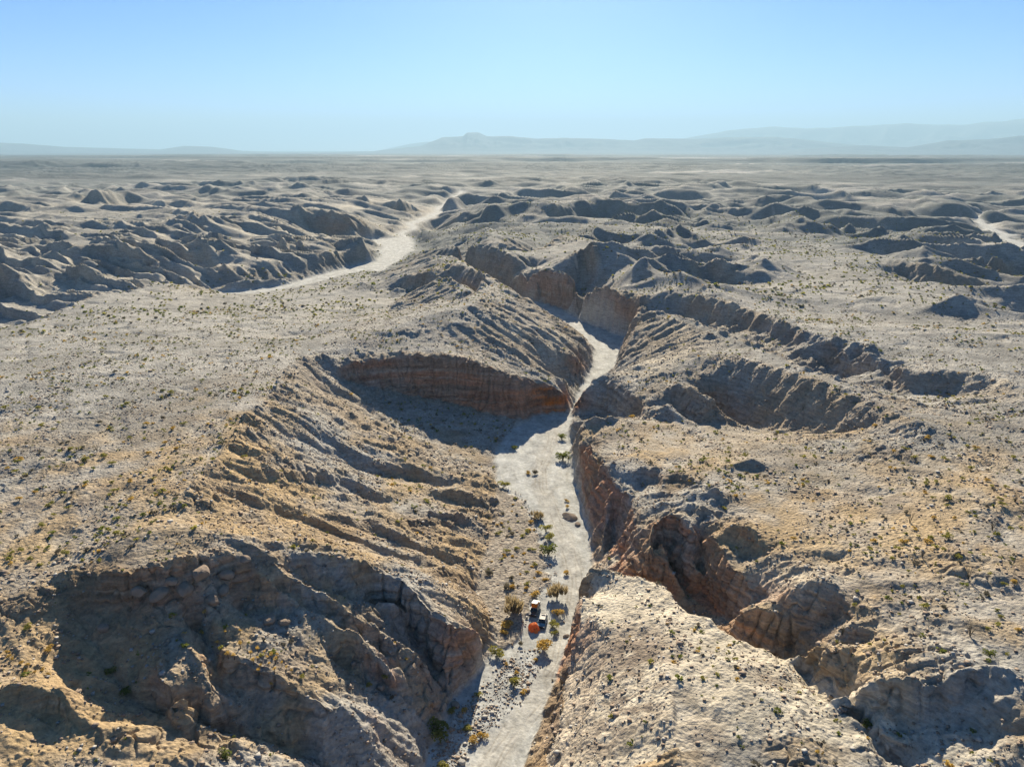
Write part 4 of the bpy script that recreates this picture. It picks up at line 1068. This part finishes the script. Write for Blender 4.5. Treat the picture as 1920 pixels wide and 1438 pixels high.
# ---- boulders
def boulder_mesh(seed, flat=.7, cut=.35):
    import bmesh
    g = np.random.default_rng(seed)
    bm = bmesh.new(); bmesh.ops.create_icosphere(bm, subdivisions=3, radius=.5)
    pl = [(lambda n_: n_ / np.linalg.norm(n_))(g.normal(size=3)) for _ in range(9)]
    dd = g.uniform(.30, .46, 9)
    for v in bm.verts:
        c = np.array(v.co)
        for n_, d_ in zip(pl, dd):
            t = c @ n_
            if t > d_: c = c - n_ * (t - d_) * .9
        c = c * (1 + .05 * math.sin(c[0] * 17 + seed) * math.cos(c[1] * 13)); c[2] *= flat
        v.co = c
    me = bpy.data.meshes.new('boulder'); bm.to_mesh(me); bm.free(); return me
BO = []
for i in range(5):
    me = boulder_mesh(i + 2); BO.append(me)
BLD = [(1068, 970, 31, .42, 3, 'large flat topped brown boulder lying in the middle of the wash', M_STONE), (1083, 984, 14, .6, 1, 'smaller brown rock at the lower right of the flat boulder', M_STONE),
 (854, 1322, 22, .55, 2, 'long tan boulder at the foot of the left bank above two yellow shrubs', M_STONE), (862, 1340, 15, .6, 3, 'low brown rock under the bright yellow shrub', M_STONE),
 (909, 1333, 13, .5, 4, 'white boulder in the middle of the cobble field', M_PALE), (874, 1358, 10, .6, 0, 'whitish rock above the greenish shrub of the lower wash', M_PALE), (866, 1430, 17, .7, 1, 'pale grey boulder near the bottom edge of the wash', M_PALE), (845, 1368, 12, .8, 2, 'brown block right beside the largest dark green bush', M_STONE),
 (1077, 1172, 12, .9, 3, 'reddish rock leaning on the slab tip right of the camp', M_STONE), (1062, 1193, 13, .7, 4, 'tan rock ledge piece at the narrow foot of the slab', M_STONE), (1057, 1166, 6, .7, 0, 'small dark rock on the sand between camp and slab', M_STONE),
 (714, 1292, 16, 1.4, 1, 'upright red rock block on the lower rib', M_STONE), (425, 1080, 28, .9, 2, 'big rounded knob rock left on the crest face', M_STONE), (458, 1050, 24, .8, 3, 'rounded rock at the crest top, rightmost knob', M_STONE), (398, 1128, 32, 1.0, 4, 'single egg shaped boulder in the bowl shade below the knobs', M_STONE), (420, 1108, 30, .8, 0, 'boulder between the egg shaped one and the crest knobs', M_STONE),
 (505, 1165, 30, .8, 1, 'big tan boulder, left one of a pair on the middle rib', M_STONE), (533, 1168, 26, .8, 2, 'big tan boulder, right one of a pair on the middle rib', M_STONE), (470, 1138, 20, .7, 3, 'tan boulder at the top left of the middle rib', M_STONE),
 (300, 1118, 38, .9, 4, 'bulging rock under the knobby crest, left part', M_STONE), (345, 1108, 42, .9, 0,  'bulging rock under the knobby crest, right part', M_STONE), (262, 1112, 34, .9, 3, 'weathered rock bulging at the left end of the knobby crest face', M_STONE), (378, 1080, 40, 1.1, 1, 'tall rounded rock column in the middle of the knobby crest face', M_STONE), (322, 1092, 24, .9, 2, 'rounded rock set high on the knobby crest face', M_STONE),
 (195, 1180, 24, 1.0, 1, 'brown rock low in the bowl shade at the left', M_STONE),
 (1548, 1140, 5, .8, 2, 'small pale stone in the shaded pit at the right', M_PALE), (1500, 1140, 10, .7, 3, 'knob stone on the rim of the first right pit', M_STONE)]
bp = hits([(b[0], b[1]) for b in BLD])
for b, p in zip(BLD, bp):
    if not p: continue
    me = BO[b[4]].copy(); me.materials.clear(); me.materials.append(b[6])
    o = link('boulder', me); w_ = wm(p, b[2]); o.scale = (w_ * 1.05, w_ * .8, w_ * b[3]); o.location = (p[0], p[1], p[2] + w_ * b[3] * .12); o.rotation_euler = (0.1, 0.15, b[0] * .37)
    o['label'] = b[5]; o['category'] = 'boulder'

# ---- uncountable small shrubs and stones
def merge(name, tmpl, P, S, rot, tall, mi, mats, **kw):
    """one mesh of many copies of small templates"""
    Vs = []; Fs = []; Ms = []; off = 0
    for t in range(len(tmpl)):
        sel = np.where(np.arange(len(P)) % len(tmpl) == t)[0]
        tv, tf = tmpl[t]; tv = np.asarray(tv); tf = np.asarray(tf)
        c = np.cos(rot[sel])[:, None]; s = np.sin(rot[sel])[:, None]
        x = tv[None, :, 0] * c - tv[None, :, 1] * s; y = tv[None, :, 0] * s + tv[None, :, 1] * c
        V = np.stack([x * S[sel, None] + P[sel, 0, None], y * S[sel, None] + P[sel, 1, None], tv[None, :, 2] * (S * tall)[sel, None] + P[sel, 2, None]], -1).reshape(-1, 3)
        n = len(sel); ff = (tf[None] + (np.arange(n) * len(tv))[:, None, None]).reshape(-1, 4) + off
        Vs.append(V); Fs.append(ff); Ms.append(np.repeat(mi[sel], len(tf))); off += len(V)
    V = np.concatenate(Vs).astype(F); Fc = np.concatenate(Fs).astype(np.int32); Mi = np.concatenate(Ms).astype(np.int32)
    me = bpy.data.meshes.new(name)
    me.vertices.add(len(V)); me.vertices.foreach_set('co', V.ravel())
    me.loops.add(Fc.size); me.loops.foreach_set('vertex_index', Fc.ravel())
    me.polygons.add(len(Fc)); me.polygons.foreach_set('loop_start', np.arange(0, Fc.size, 4, dtype=np.int32)); me.polygons.foreach_set('loop_total', np.full(len(Fc), 4, np.int32))
    me.polygons.foreach_set('material_index', Mi)
    for m in mats: me.materials.append(m)
    me.update(calc_edges=True)
    return link(name, me, **kw)

def fan_points(n, r0, r1, seed):
    g = np.random.default_rng(seed); a = g.uniform(-math.radians(45), math.radians(45), n); r = np.sqrt(g.uniform(r0 ** 2, r1 ** 2, n))
    x = (r * np.sin(a)).astype(F); y = (r * np.cos(a)).astype(F)
    z, inf = height(x, y, True)
    return x, y, z, inf, g
x, y, z, inf, g = fan_points(52000, 80, 480, 71)
pr = (1 - inf['fl']) * (1 - sst(0.5, 1.0, inf['sl'])) * (0.10 + 0.90 * sst(-0.12, 0.35, fbm(x, y, 24, 4, 501))) * (0.35 + 0.65 * (1 - sst(.15, .5, inf['g'])))
m = g.uniform(size=len(x)) < pr * .9
x, y, z = x[m], y[m], z[m]; n = len(x)
tm1 = [leaf_cloud(26, 900 + i, .75, .34, 3) for i in range(4)]
mi = g.choice([0, 0, 1, 2, 2, 3, 3, 3], n)
merge('low_desert_scrub', tm1, np.stack([x, y, z - .02], -1), g.gamma(2.2, .33, n).clip(.25, 2.0), g.uniform(0, 6.28, n), np.full(n, .9), mi, [M_OLIVE, M_GOLD, M_GREY, M_GREEN], label='low olive and golden scrub speckling the nearer slopes and plateaus', kind='stuff')
x, y, z, inf, g = fan_points(90000, 420, 1500, 73)
pr = (1 - inf['fl']) * (1 - sst(0.4, 0.9, inf['sl'])) * (0.15 + 0.85 * sst(-0.25, 0.3, fbm(x, y, 60, 3, 503))) * (1 - .85 * inf['west_far'])
m = g.uniform(size=len(x)) < pr * .8 * (1 - sst(800, 1350, inf['r']))
x, y, z = x[m], y[m], z[m]; n = len(x)
tm2 = [leaf_cloud(9, 950 + i, .8, .6, 2) for i in range(4)]
merge('far_desert_scrub', tm2, np.stack([x, y, z], -1), g.gamma(4, .38, n).clip(.7, 2.8), g.uniform(0, 6.28, n), np.full(n, .8), g.choice([0, 2, 3], n), [M_OLIVE, M_GOLD, M_GREY, M_GREEN], label='tiny dark scrub peppering the distant uplands', kind='stuff')

def stone_t(seed):
    g = np.random.default_rng(seed)
    v = np.array([(a, b, c) for a in (-.5, .5) for b in (-.5, .5) for c in (-.35, .4)], float); v += g.uniform(-.16, .16, v.shape)
    return v, [(0, 1, 3, 2), (4, 6, 7, 5), (0, 4, 5, 1), (2, 3, 7, 6), (0, 2, 6, 4), (1, 5, 7, 3)]
x, y, z, inf, g = fan_points(150000, 75, 420, 75)
cl = fbm(x, y, 14, 3, 505)
pr = (1 - inf['fl']) * (1 - sst(0.9, 1.5, inf['sl'])) * (0.12 + 0.88 * sst(-0.1, 0.35, cl + .25 * inf['slope_w'])) * (1 - .75 * sst(240, 420, inf['r']))
m = g.uniform(size=len(x)) < pr
x, y, z = x[m], y[m], z[m]; n = len(x)
stt = [stone_t(i) for i in range(6)]
merge('loose_stones', stt, np.stack([x, y, z + .05], -1), g.gamma(2.2, .10, n).clip(.14, 1.1), g.uniform(0, 6.28, n), np.full(n, .8), g.choice([0, 0, 0, 1], n), [M_STONE, M_PALE], label='loose brown and pale stones strewn over the near slopes', kind='stuff')
# cobbles in the wash
cob_poly = [(800, 1438), (850, 1350), (900, 1290), (950, 1235), (1000, 1215), (1010, 1240), (985, 1300), (930, 1360), (890, 1400), (850, 1450)]
cp = np.array(scatter_in(cob_poly, 0, 3000, 77, 0)); cp = cp[g.uniform(size=len(cp)) < .25 + .75 * sst(-.2, .35, noise(cp[:, 0] / 3.5, cp[:, 1] / 3.5, 511))]; cp[:, :2] += g.normal(size=(len(cp), 2)) * .8; cp[:, 2] = height(cp[:, 0], cp[:, 1])
merge('wash_cobbles', stt, cp + [0, 0, .04], g.gamma(2.0, .09, len(cp)).clip(.1, .9), g.uniform(0, 6.28, len(cp)), np.full(len(cp), .75), g.choice([0, 0, 1, 1], len(cp)), [M_STONE, M_PALE], label='white and grey cobbles covering the left half of the lower wash', kind='stuff')
tp = np.array(scatter_in([(940, 905), (985, 935), (1010, 985), (1045, 1080), (1040, 1110), (1000, 1130), (975, 1210), (930, 1220), (915, 1160), (890, 1110), (900, 1060), (920, 1010)], 0, 1500, 78, 0))
merge('terrace_rubble', stt, tp + [0, 0, .3], g.gamma(2.0, .11, len(tp)).clip(.12, .8), g.uniform(0, 6.28, len(tp)), np.full(len(tp), .75), g.choice([0, 0, 1], len(tp)), [M_STONE, M_PALE], label='brown rubble on the terrace between the bank and the wheel tracks', kind='stuff')
# hummocks on the terrace and banks of the wash
# ------------------------------------------------------------------ the camp: truck with roof tent, car, dome tent
import bmesh
def prism(bm, prof, x0, x1, taper=None):
    """side outline prof [(y,z)] swept from x0 to x1; taper(z) narrows it"""
    f = taper or (lambda z: 1.0)
    a = [bm.verts.new((x0 * f(z), y, z)) for y, z in prof]; b = [bm.verts.new((x1 * f(z), y, z)) for y, z in prof]
    n = len(prof)
    bm.faces.new(a[::-1]); bm.faces.new(b)
    for i in range(n): bm.faces.new((a[i], a[(i + 1) % n], b[(i + 1) % n], b[i]))
def bx(bm, x0, x1, y0, y1, z0, z1):
    prism(bm, [(y0, z0), (y1, z0), (y1, z1), (y0, z1)], x0, x1)
def part(name, bm, m, parent, bevel=0.0, **kw):
    bmesh.ops.recalc_face_normals(bm, faces=bm.faces[:])
    if bevel: bmesh.ops.bevel(bm, geom=bm.edges[:], offset=bevel, segments=2, affect='EDGES', profile=.7, clamp_overlap=True)
    me = bpy.data.meshes.new(name); bm.to_mesh(me); bm.free(); me.materials.append(m)
    return link(name, me, parent, **kw)
def wheel(parent, x, y, r=.37, w=.25):
    bm = bmesh.new(); bmesh.ops.create_cone(bm, cap_ends=True, segments=20, radius1=r, radius2=r, depth=w, matrix=Matrix.Translation((x, y, r)) @ Matrix.Rotation(math.pi / 2, 4, 'Y'))
    wh = part('wheel', bm, M_TYRE, parent, .03)
    bm = bmesh.new(); bmesh.ops.create_cone(bm, cap_ends=True, segments=12, radius1=r * .6, radius2=r * .5, depth=w + .03, matrix=Matrix.Translation((x, y, r)) @ Matrix.Rotation(math.pi / 2, 4, 'Y'))
    part('rim', bm, M_RIM, wh)
M_TEAL = mat('blue_car_paint', (.02, .12, .19), .25, .5, coat=.6); M_SILV = mat('silver_roof_paint', (.26, .25, .24), .5, .5, coat=.3)
M_WHITE = mat('white_car_paint', (.62, .62, .60), .3, .5, coat=.5); M_DARK = mat('black_trim', (.02, .02, .022), .6, .4)
M_GLASS = mat('tinted_glass', (.008, .014, .02), .08, .6); M_TYRE = mat('tyre_rubber', (.02, .02, .02), .9, .2); M_RIM = mat('wheel_alloy', (.35, .35, .36), .4, .5, metallic=.8)
M_ORANGE = leafy('orange_tent_cloth', (.90, .36, .03), .8, .2, .12, 2.0); M_TFLY = leafy('orange_dome_cloth', (.92, .27, .07), .8, .2, .10, 2.0)
M_LAMP = mat('headlamp_lens', (.6, .6, .58), .15, .6)
cw, ctr, ctn = hits([(1003, 1146), (1017, 1169), (1001, 1179)])

def car_body(root, paint, roof, L_=4.7, W_=1.92, H_=1.72, cargo=True):
    hw = W_ / 2
    tp = lambda z: 1.0 if z < .95 else 1.0 - (z - .95) * .22
    bm = bmesh.new()      # lower body; the nose points to -Y
    prism(bm, [(-L_ / 2, .42), (-L_ / 2 + .06, .75), (-L_ / 2 + .18, .98), (-L_ / 2 + 1.15, 1.08), (L_ / 2 - .12, 1.08), (L_ / 2, .85), (L_ / 2 - .05, .42), (1.9, .34), (-1.9, .34)], -hw, hw)
    part('body', bm, paint, root, .05)
    bm = bmesh.new()      # glazed cabin
    yb = L_ / 2 - .25
    prism(bm, [(-L_ / 2 + 1.1, 1.06), (-L_ / 2 + 1.85, H_ - .06), (yb - .35, H_ - .06), (yb, 1.06)], -hw + .05, hw - .05, tp)
    cab = part('cabin_glass', bm, M_GLASS, root)
    bm = bmesh.new(); wr = (hw - .05) * tp(H_)
    bx(bm, -wr, wr, -L_ / 2 + 1.82, yb - .3, H_ - .06, H_ + .02)
    rf = part('roof', bm, roof, root, .03)
    for sx in (-1, 1):    # pillars
        for ya, yt in ((-L_ / 2 + 1.1, -L_ / 2 + 1.85), (-.05, -.05), (1.0, .95), (yb, yb - .35)):
            bm = bmesh.new(); x_lo, x_hi = sx * (hw - .045), sx * ((hw - .05) * tp(H_) + .012)
            v = [bm.verts.new(c) for c in ((x_lo, ya - .05, 1.07), (x_lo, ya + .05, 1.07), (x_hi, yt + .05, H_ - .04), (x_hi, yt - .05, H_ - .04), (x_lo - sx * .05, ya - .05, 1.07), (x_lo - sx * .05, ya + .05, 1.07), (x_hi - sx * .05, yt + .05, H_ - .04), (x_hi - sx * .05, yt - .05, H_ - .04))]
            for f in ((0, 1, 2, 3), (7, 6, 5, 4), (0, 4, 5, 1), (1, 5, 6, 2), (2, 6, 7, 3), (3, 7, 4, 0)): bm.faces.new([v[i] for i in f])
            part('pillar', bm, paint, root)
        bm = bmesh.new(); bx(bm, sx * (hw + .02), sx * (hw + .20), -L_ / 2 + 1.35, -L_ / 2 + 1.5, 1.08, 1.24); part('mirror', bm, M_DARK, root, .02)
        bm = bmesh.new(); bx(bm, sx * (hw - .42), sx * (hw - .06), -L_ / 2 - .015, -L_ / 2 + .1, .78, .92); part('headlight', bm, M_LAMP, root, .02)
    bm = bmesh.new(); bx(bm, -hw + .45, hw - .45, -L_ / 2 - .02, -L_ / 2 + .08, .55, .88); part('grille', bm, M_DARK, root)
    bm = bmesh.new(); bx(bm, -hw + .02, hw - .02, -L_ / 2 - .08, -L_ / 2 + .1, .40, .56); part('bumper', bm, M_DARK, root, .03)
    bm = bmesh.new(); bx(bm, -hw + .05, hw - .05, L_ / 2 - .06, L_ / 2 + .06, .42, .58); part('bumper', bm, M_DARK, root, .03)
    for sx in (-1, 1):
        for yy in (-L_ / 2 + .92, L_ / 2 - .95): wheel(root, sx * (hw - .12), yy)
    return rf

car = bpy.data.objects.new('parked_car', None); sc.collection.objects.link(car)
car.location = (ctr[0], ctr[1], ctr[2] - .02); car.rotation_euler = (0, 0, math.radians(-12))
car['label'] = 'blue car with silver roof rack parked nose towards the orange tent'; car['category'] = 'car'
rf = car_body(car, M_TEAL, M_SILV)
for sx in (-1, 1):
    bm = bmesh.new(); bx(bm, sx * .62, sx * .68, -.45, 1.75, 1.80, 1.86); part('roof_rail', bm, M_LAMP, car, .01)
for yy in (-.3, .6, 1.5):
    bm = bmesh.new(); bx(bm, -.66, .66, yy - .04, yy + .04, 1.86, 1.90); part('crossbar', bm, M_DARK, car)
bm = bmesh.new(); bx(bm, -.5, .5, 1.25, 1.62, 1.905, 2.05); part('cargo_case', bm, M_DARK, car, .03)

tk = bpy.data.objects.new('pickup_truck', None); sc.collection.objects.link(tk)
tk.location = (cw[0], cw[1], cw[2] - .02); tk.rotation_euler = (0, 0, math.radians(-15))
tk['label'] = 'white pickup truck carrying an opened wedge roof tent with an orange front'; tk['category'] = 'pickup truck'
M_HOOD = mat('dark_grey_paint', (.035, .05, .06), .3, .5, coat=.4)
car_body(tk, M_HOOD, M_WHITE, 5.2, 1.95, 1.78)
# wedge tent on the roof: cloth front and sides, hard white lid hinged at the back
bm = bmesh.new(); prism(bm, [(-1.0, 1.84), (1.75, 1.84), (1.75, 1.98), (-1.0, 2.98)], -.70, .70); wt = part('roof_tent', bm, M_ORANGE, tk)
bm = bmesh.new(); prism(bm, [(-1.08, 3.0), (1.85, 2.0), (1.85, 2.14), (-1.08, 3.16)], -.76, .76); part('lid', bm, M_WHITE, wt, .03)
bm = bmesh.new(); bx(bm, -.78, .78, -1.1, 1.9, 1.80, 1.838); part('tent_base', bm, M_WHITE, wt)
for sx in (-1, 1):
    bm = bmesh.new(); bx(bm, sx * .75, sx * .80, -1.0, -.94, 1.84, 3.0); part('gas_strut', bm, M_DARK, wt)
    bm = bmesh.new(); bx(bm, sx * .975, sx * .99, -1.2, 2.3, .95, 1.08); part('side_stripe', bm, M_WHITE, tk)

def dome_tent():
    root = bpy.data.objects.new('dome_tent', None); sc.collection.objects.link(root)
    root.location = (ctn[0], ctn[1], ctn[2]); root.rotation_euler = (0, 0, math.radians(20))
    root['label'] = 'bright orange dome tent pitched on the sand in front of the blue car'; root['category'] = 'tent'
    bm = bmesh.new(); NA_, NZ = 24, 8; rows = []
    for j in range(NZ + 1):
        t = j / NZ; row = []
        for i in range(NA_):
            a = 2 * math.pi * i / NA_
            seg = (a % (math.pi / 2)) - math.pi / 4           # poles at the four corners
            sag = 1 - .16 * (1 - abs(seg) / (math.pi / 4)) ** 1 * 0
            corner = 1 / max(abs(math.cos(a)), abs(math.sin(a)))
            rr0 = 1.22 * (.55 + .45 * min(corner, 1.41)) * (1 - .10 * (1 - (corner - 1) / .414) * math.sin(math.pi * t))
            rad = rr0 * math.cos(t * math.pi / 2) ** .75
            row.append(bm.verts.new((rad * math.cos(a) * 1.08, rad * math.sin(a), 1.62 * math.sin(t * math.pi / 2) ** 1.0)) if j < NZ else None)
        rows.append(row)
    topv = bm.verts.new((0, 0, 1.66))
    for j in range(NZ - 1):
        for i in range(NA_): bm.faces.new((rows[j][i], rows[j][(i + 1) % NA_], rows[j + 1][(i + 1) % NA_], rows[j + 1][i]))
    for i in range(NA_): bm.faces.new((rows[NZ - 1][i], rows[NZ - 1][(i + 1) % NA_], topv))
    part('canopy', bm, M_TFLY, root)
    bm = bmesh.new(); prism(bm, [(-1.75, .0), (-.5, .0), (-.35, 1.35)], -.42, .42); part('vestibule', bm, M_TFLY, root)
    for sx in (-1, 1):
        bm = bmesh.new(); bx(bm, sx * .32 - .13, sx * .32 + .13, -1.02, -.98, .62, .82); part('vent', bm, M_DARK, root)
    for a in (45, 135):
        a = math.radians(a); bm = bmesh.new(); prev = None
        for q in range(25):
            t = math.pi * q / 24; rad = 1.50 * math.copysign(abs(math.cos(t)) ** .75, math.cos(t)); c = Vector((rad * math.cos(a) * 1.08, rad * math.sin(a), 1.68 * math.sin(t)))
            ring = [bm.verts.new(c + Vector((.02 * math.cos(k_ * 2.09), .02 * math.sin(k_ * 2.09), .02 * math.sin(k_ * 2.09 + 1)))) for k_ in range(3)]
            if prev:
                for k_ in range(3): bm.faces.new((prev[k_], prev[(k_ + 1) % 3], ring[(k_ + 1) % 3], ring[k_]))
            prev = ring
        part('tent_pole', bm, M_DARK, root)
dome_tent()

# ------------------------------------------------------------------ haze
def haze():
    me = bpy.data.meshes.new('haze')
    a, lo, hi = 64000, -41, 2450
    vs = [(x, y, z) for x in (-a, a) for y in (-a, a) for z in (lo, hi)]
    me.from_pydata(vs, [], [(0, 1, 3, 2), (4, 6, 7, 5), (0, 4, 5, 1), (2, 3, 7, 6), (0, 2, 6, 4), (1, 5, 7, 3)])
    m = bpy.data.materials.new('desert_haze'); m.use_nodes = True
    nt = m.node_tree; nt.nodes.clear()
    out = nt.nodes.new('ShaderNodeOutputMaterial'); pv = nt.nodes.new('ShaderNodeVolumePrincipled')
    pv.inputs['Color'].default_value = (.46, .72, .94, 1)
    pv.inputs['Density'].default_value = 5.2e-5
    pv.inputs['Anisotropy'].default_value = 0.12
    nt.links.new(pv.outputs[0], out.inputs['Volume'])
    me.materials.append(m)
    link('haze', me, label='thin blue desert haze over the distant plains and mountains', kind='stuff')
haze()
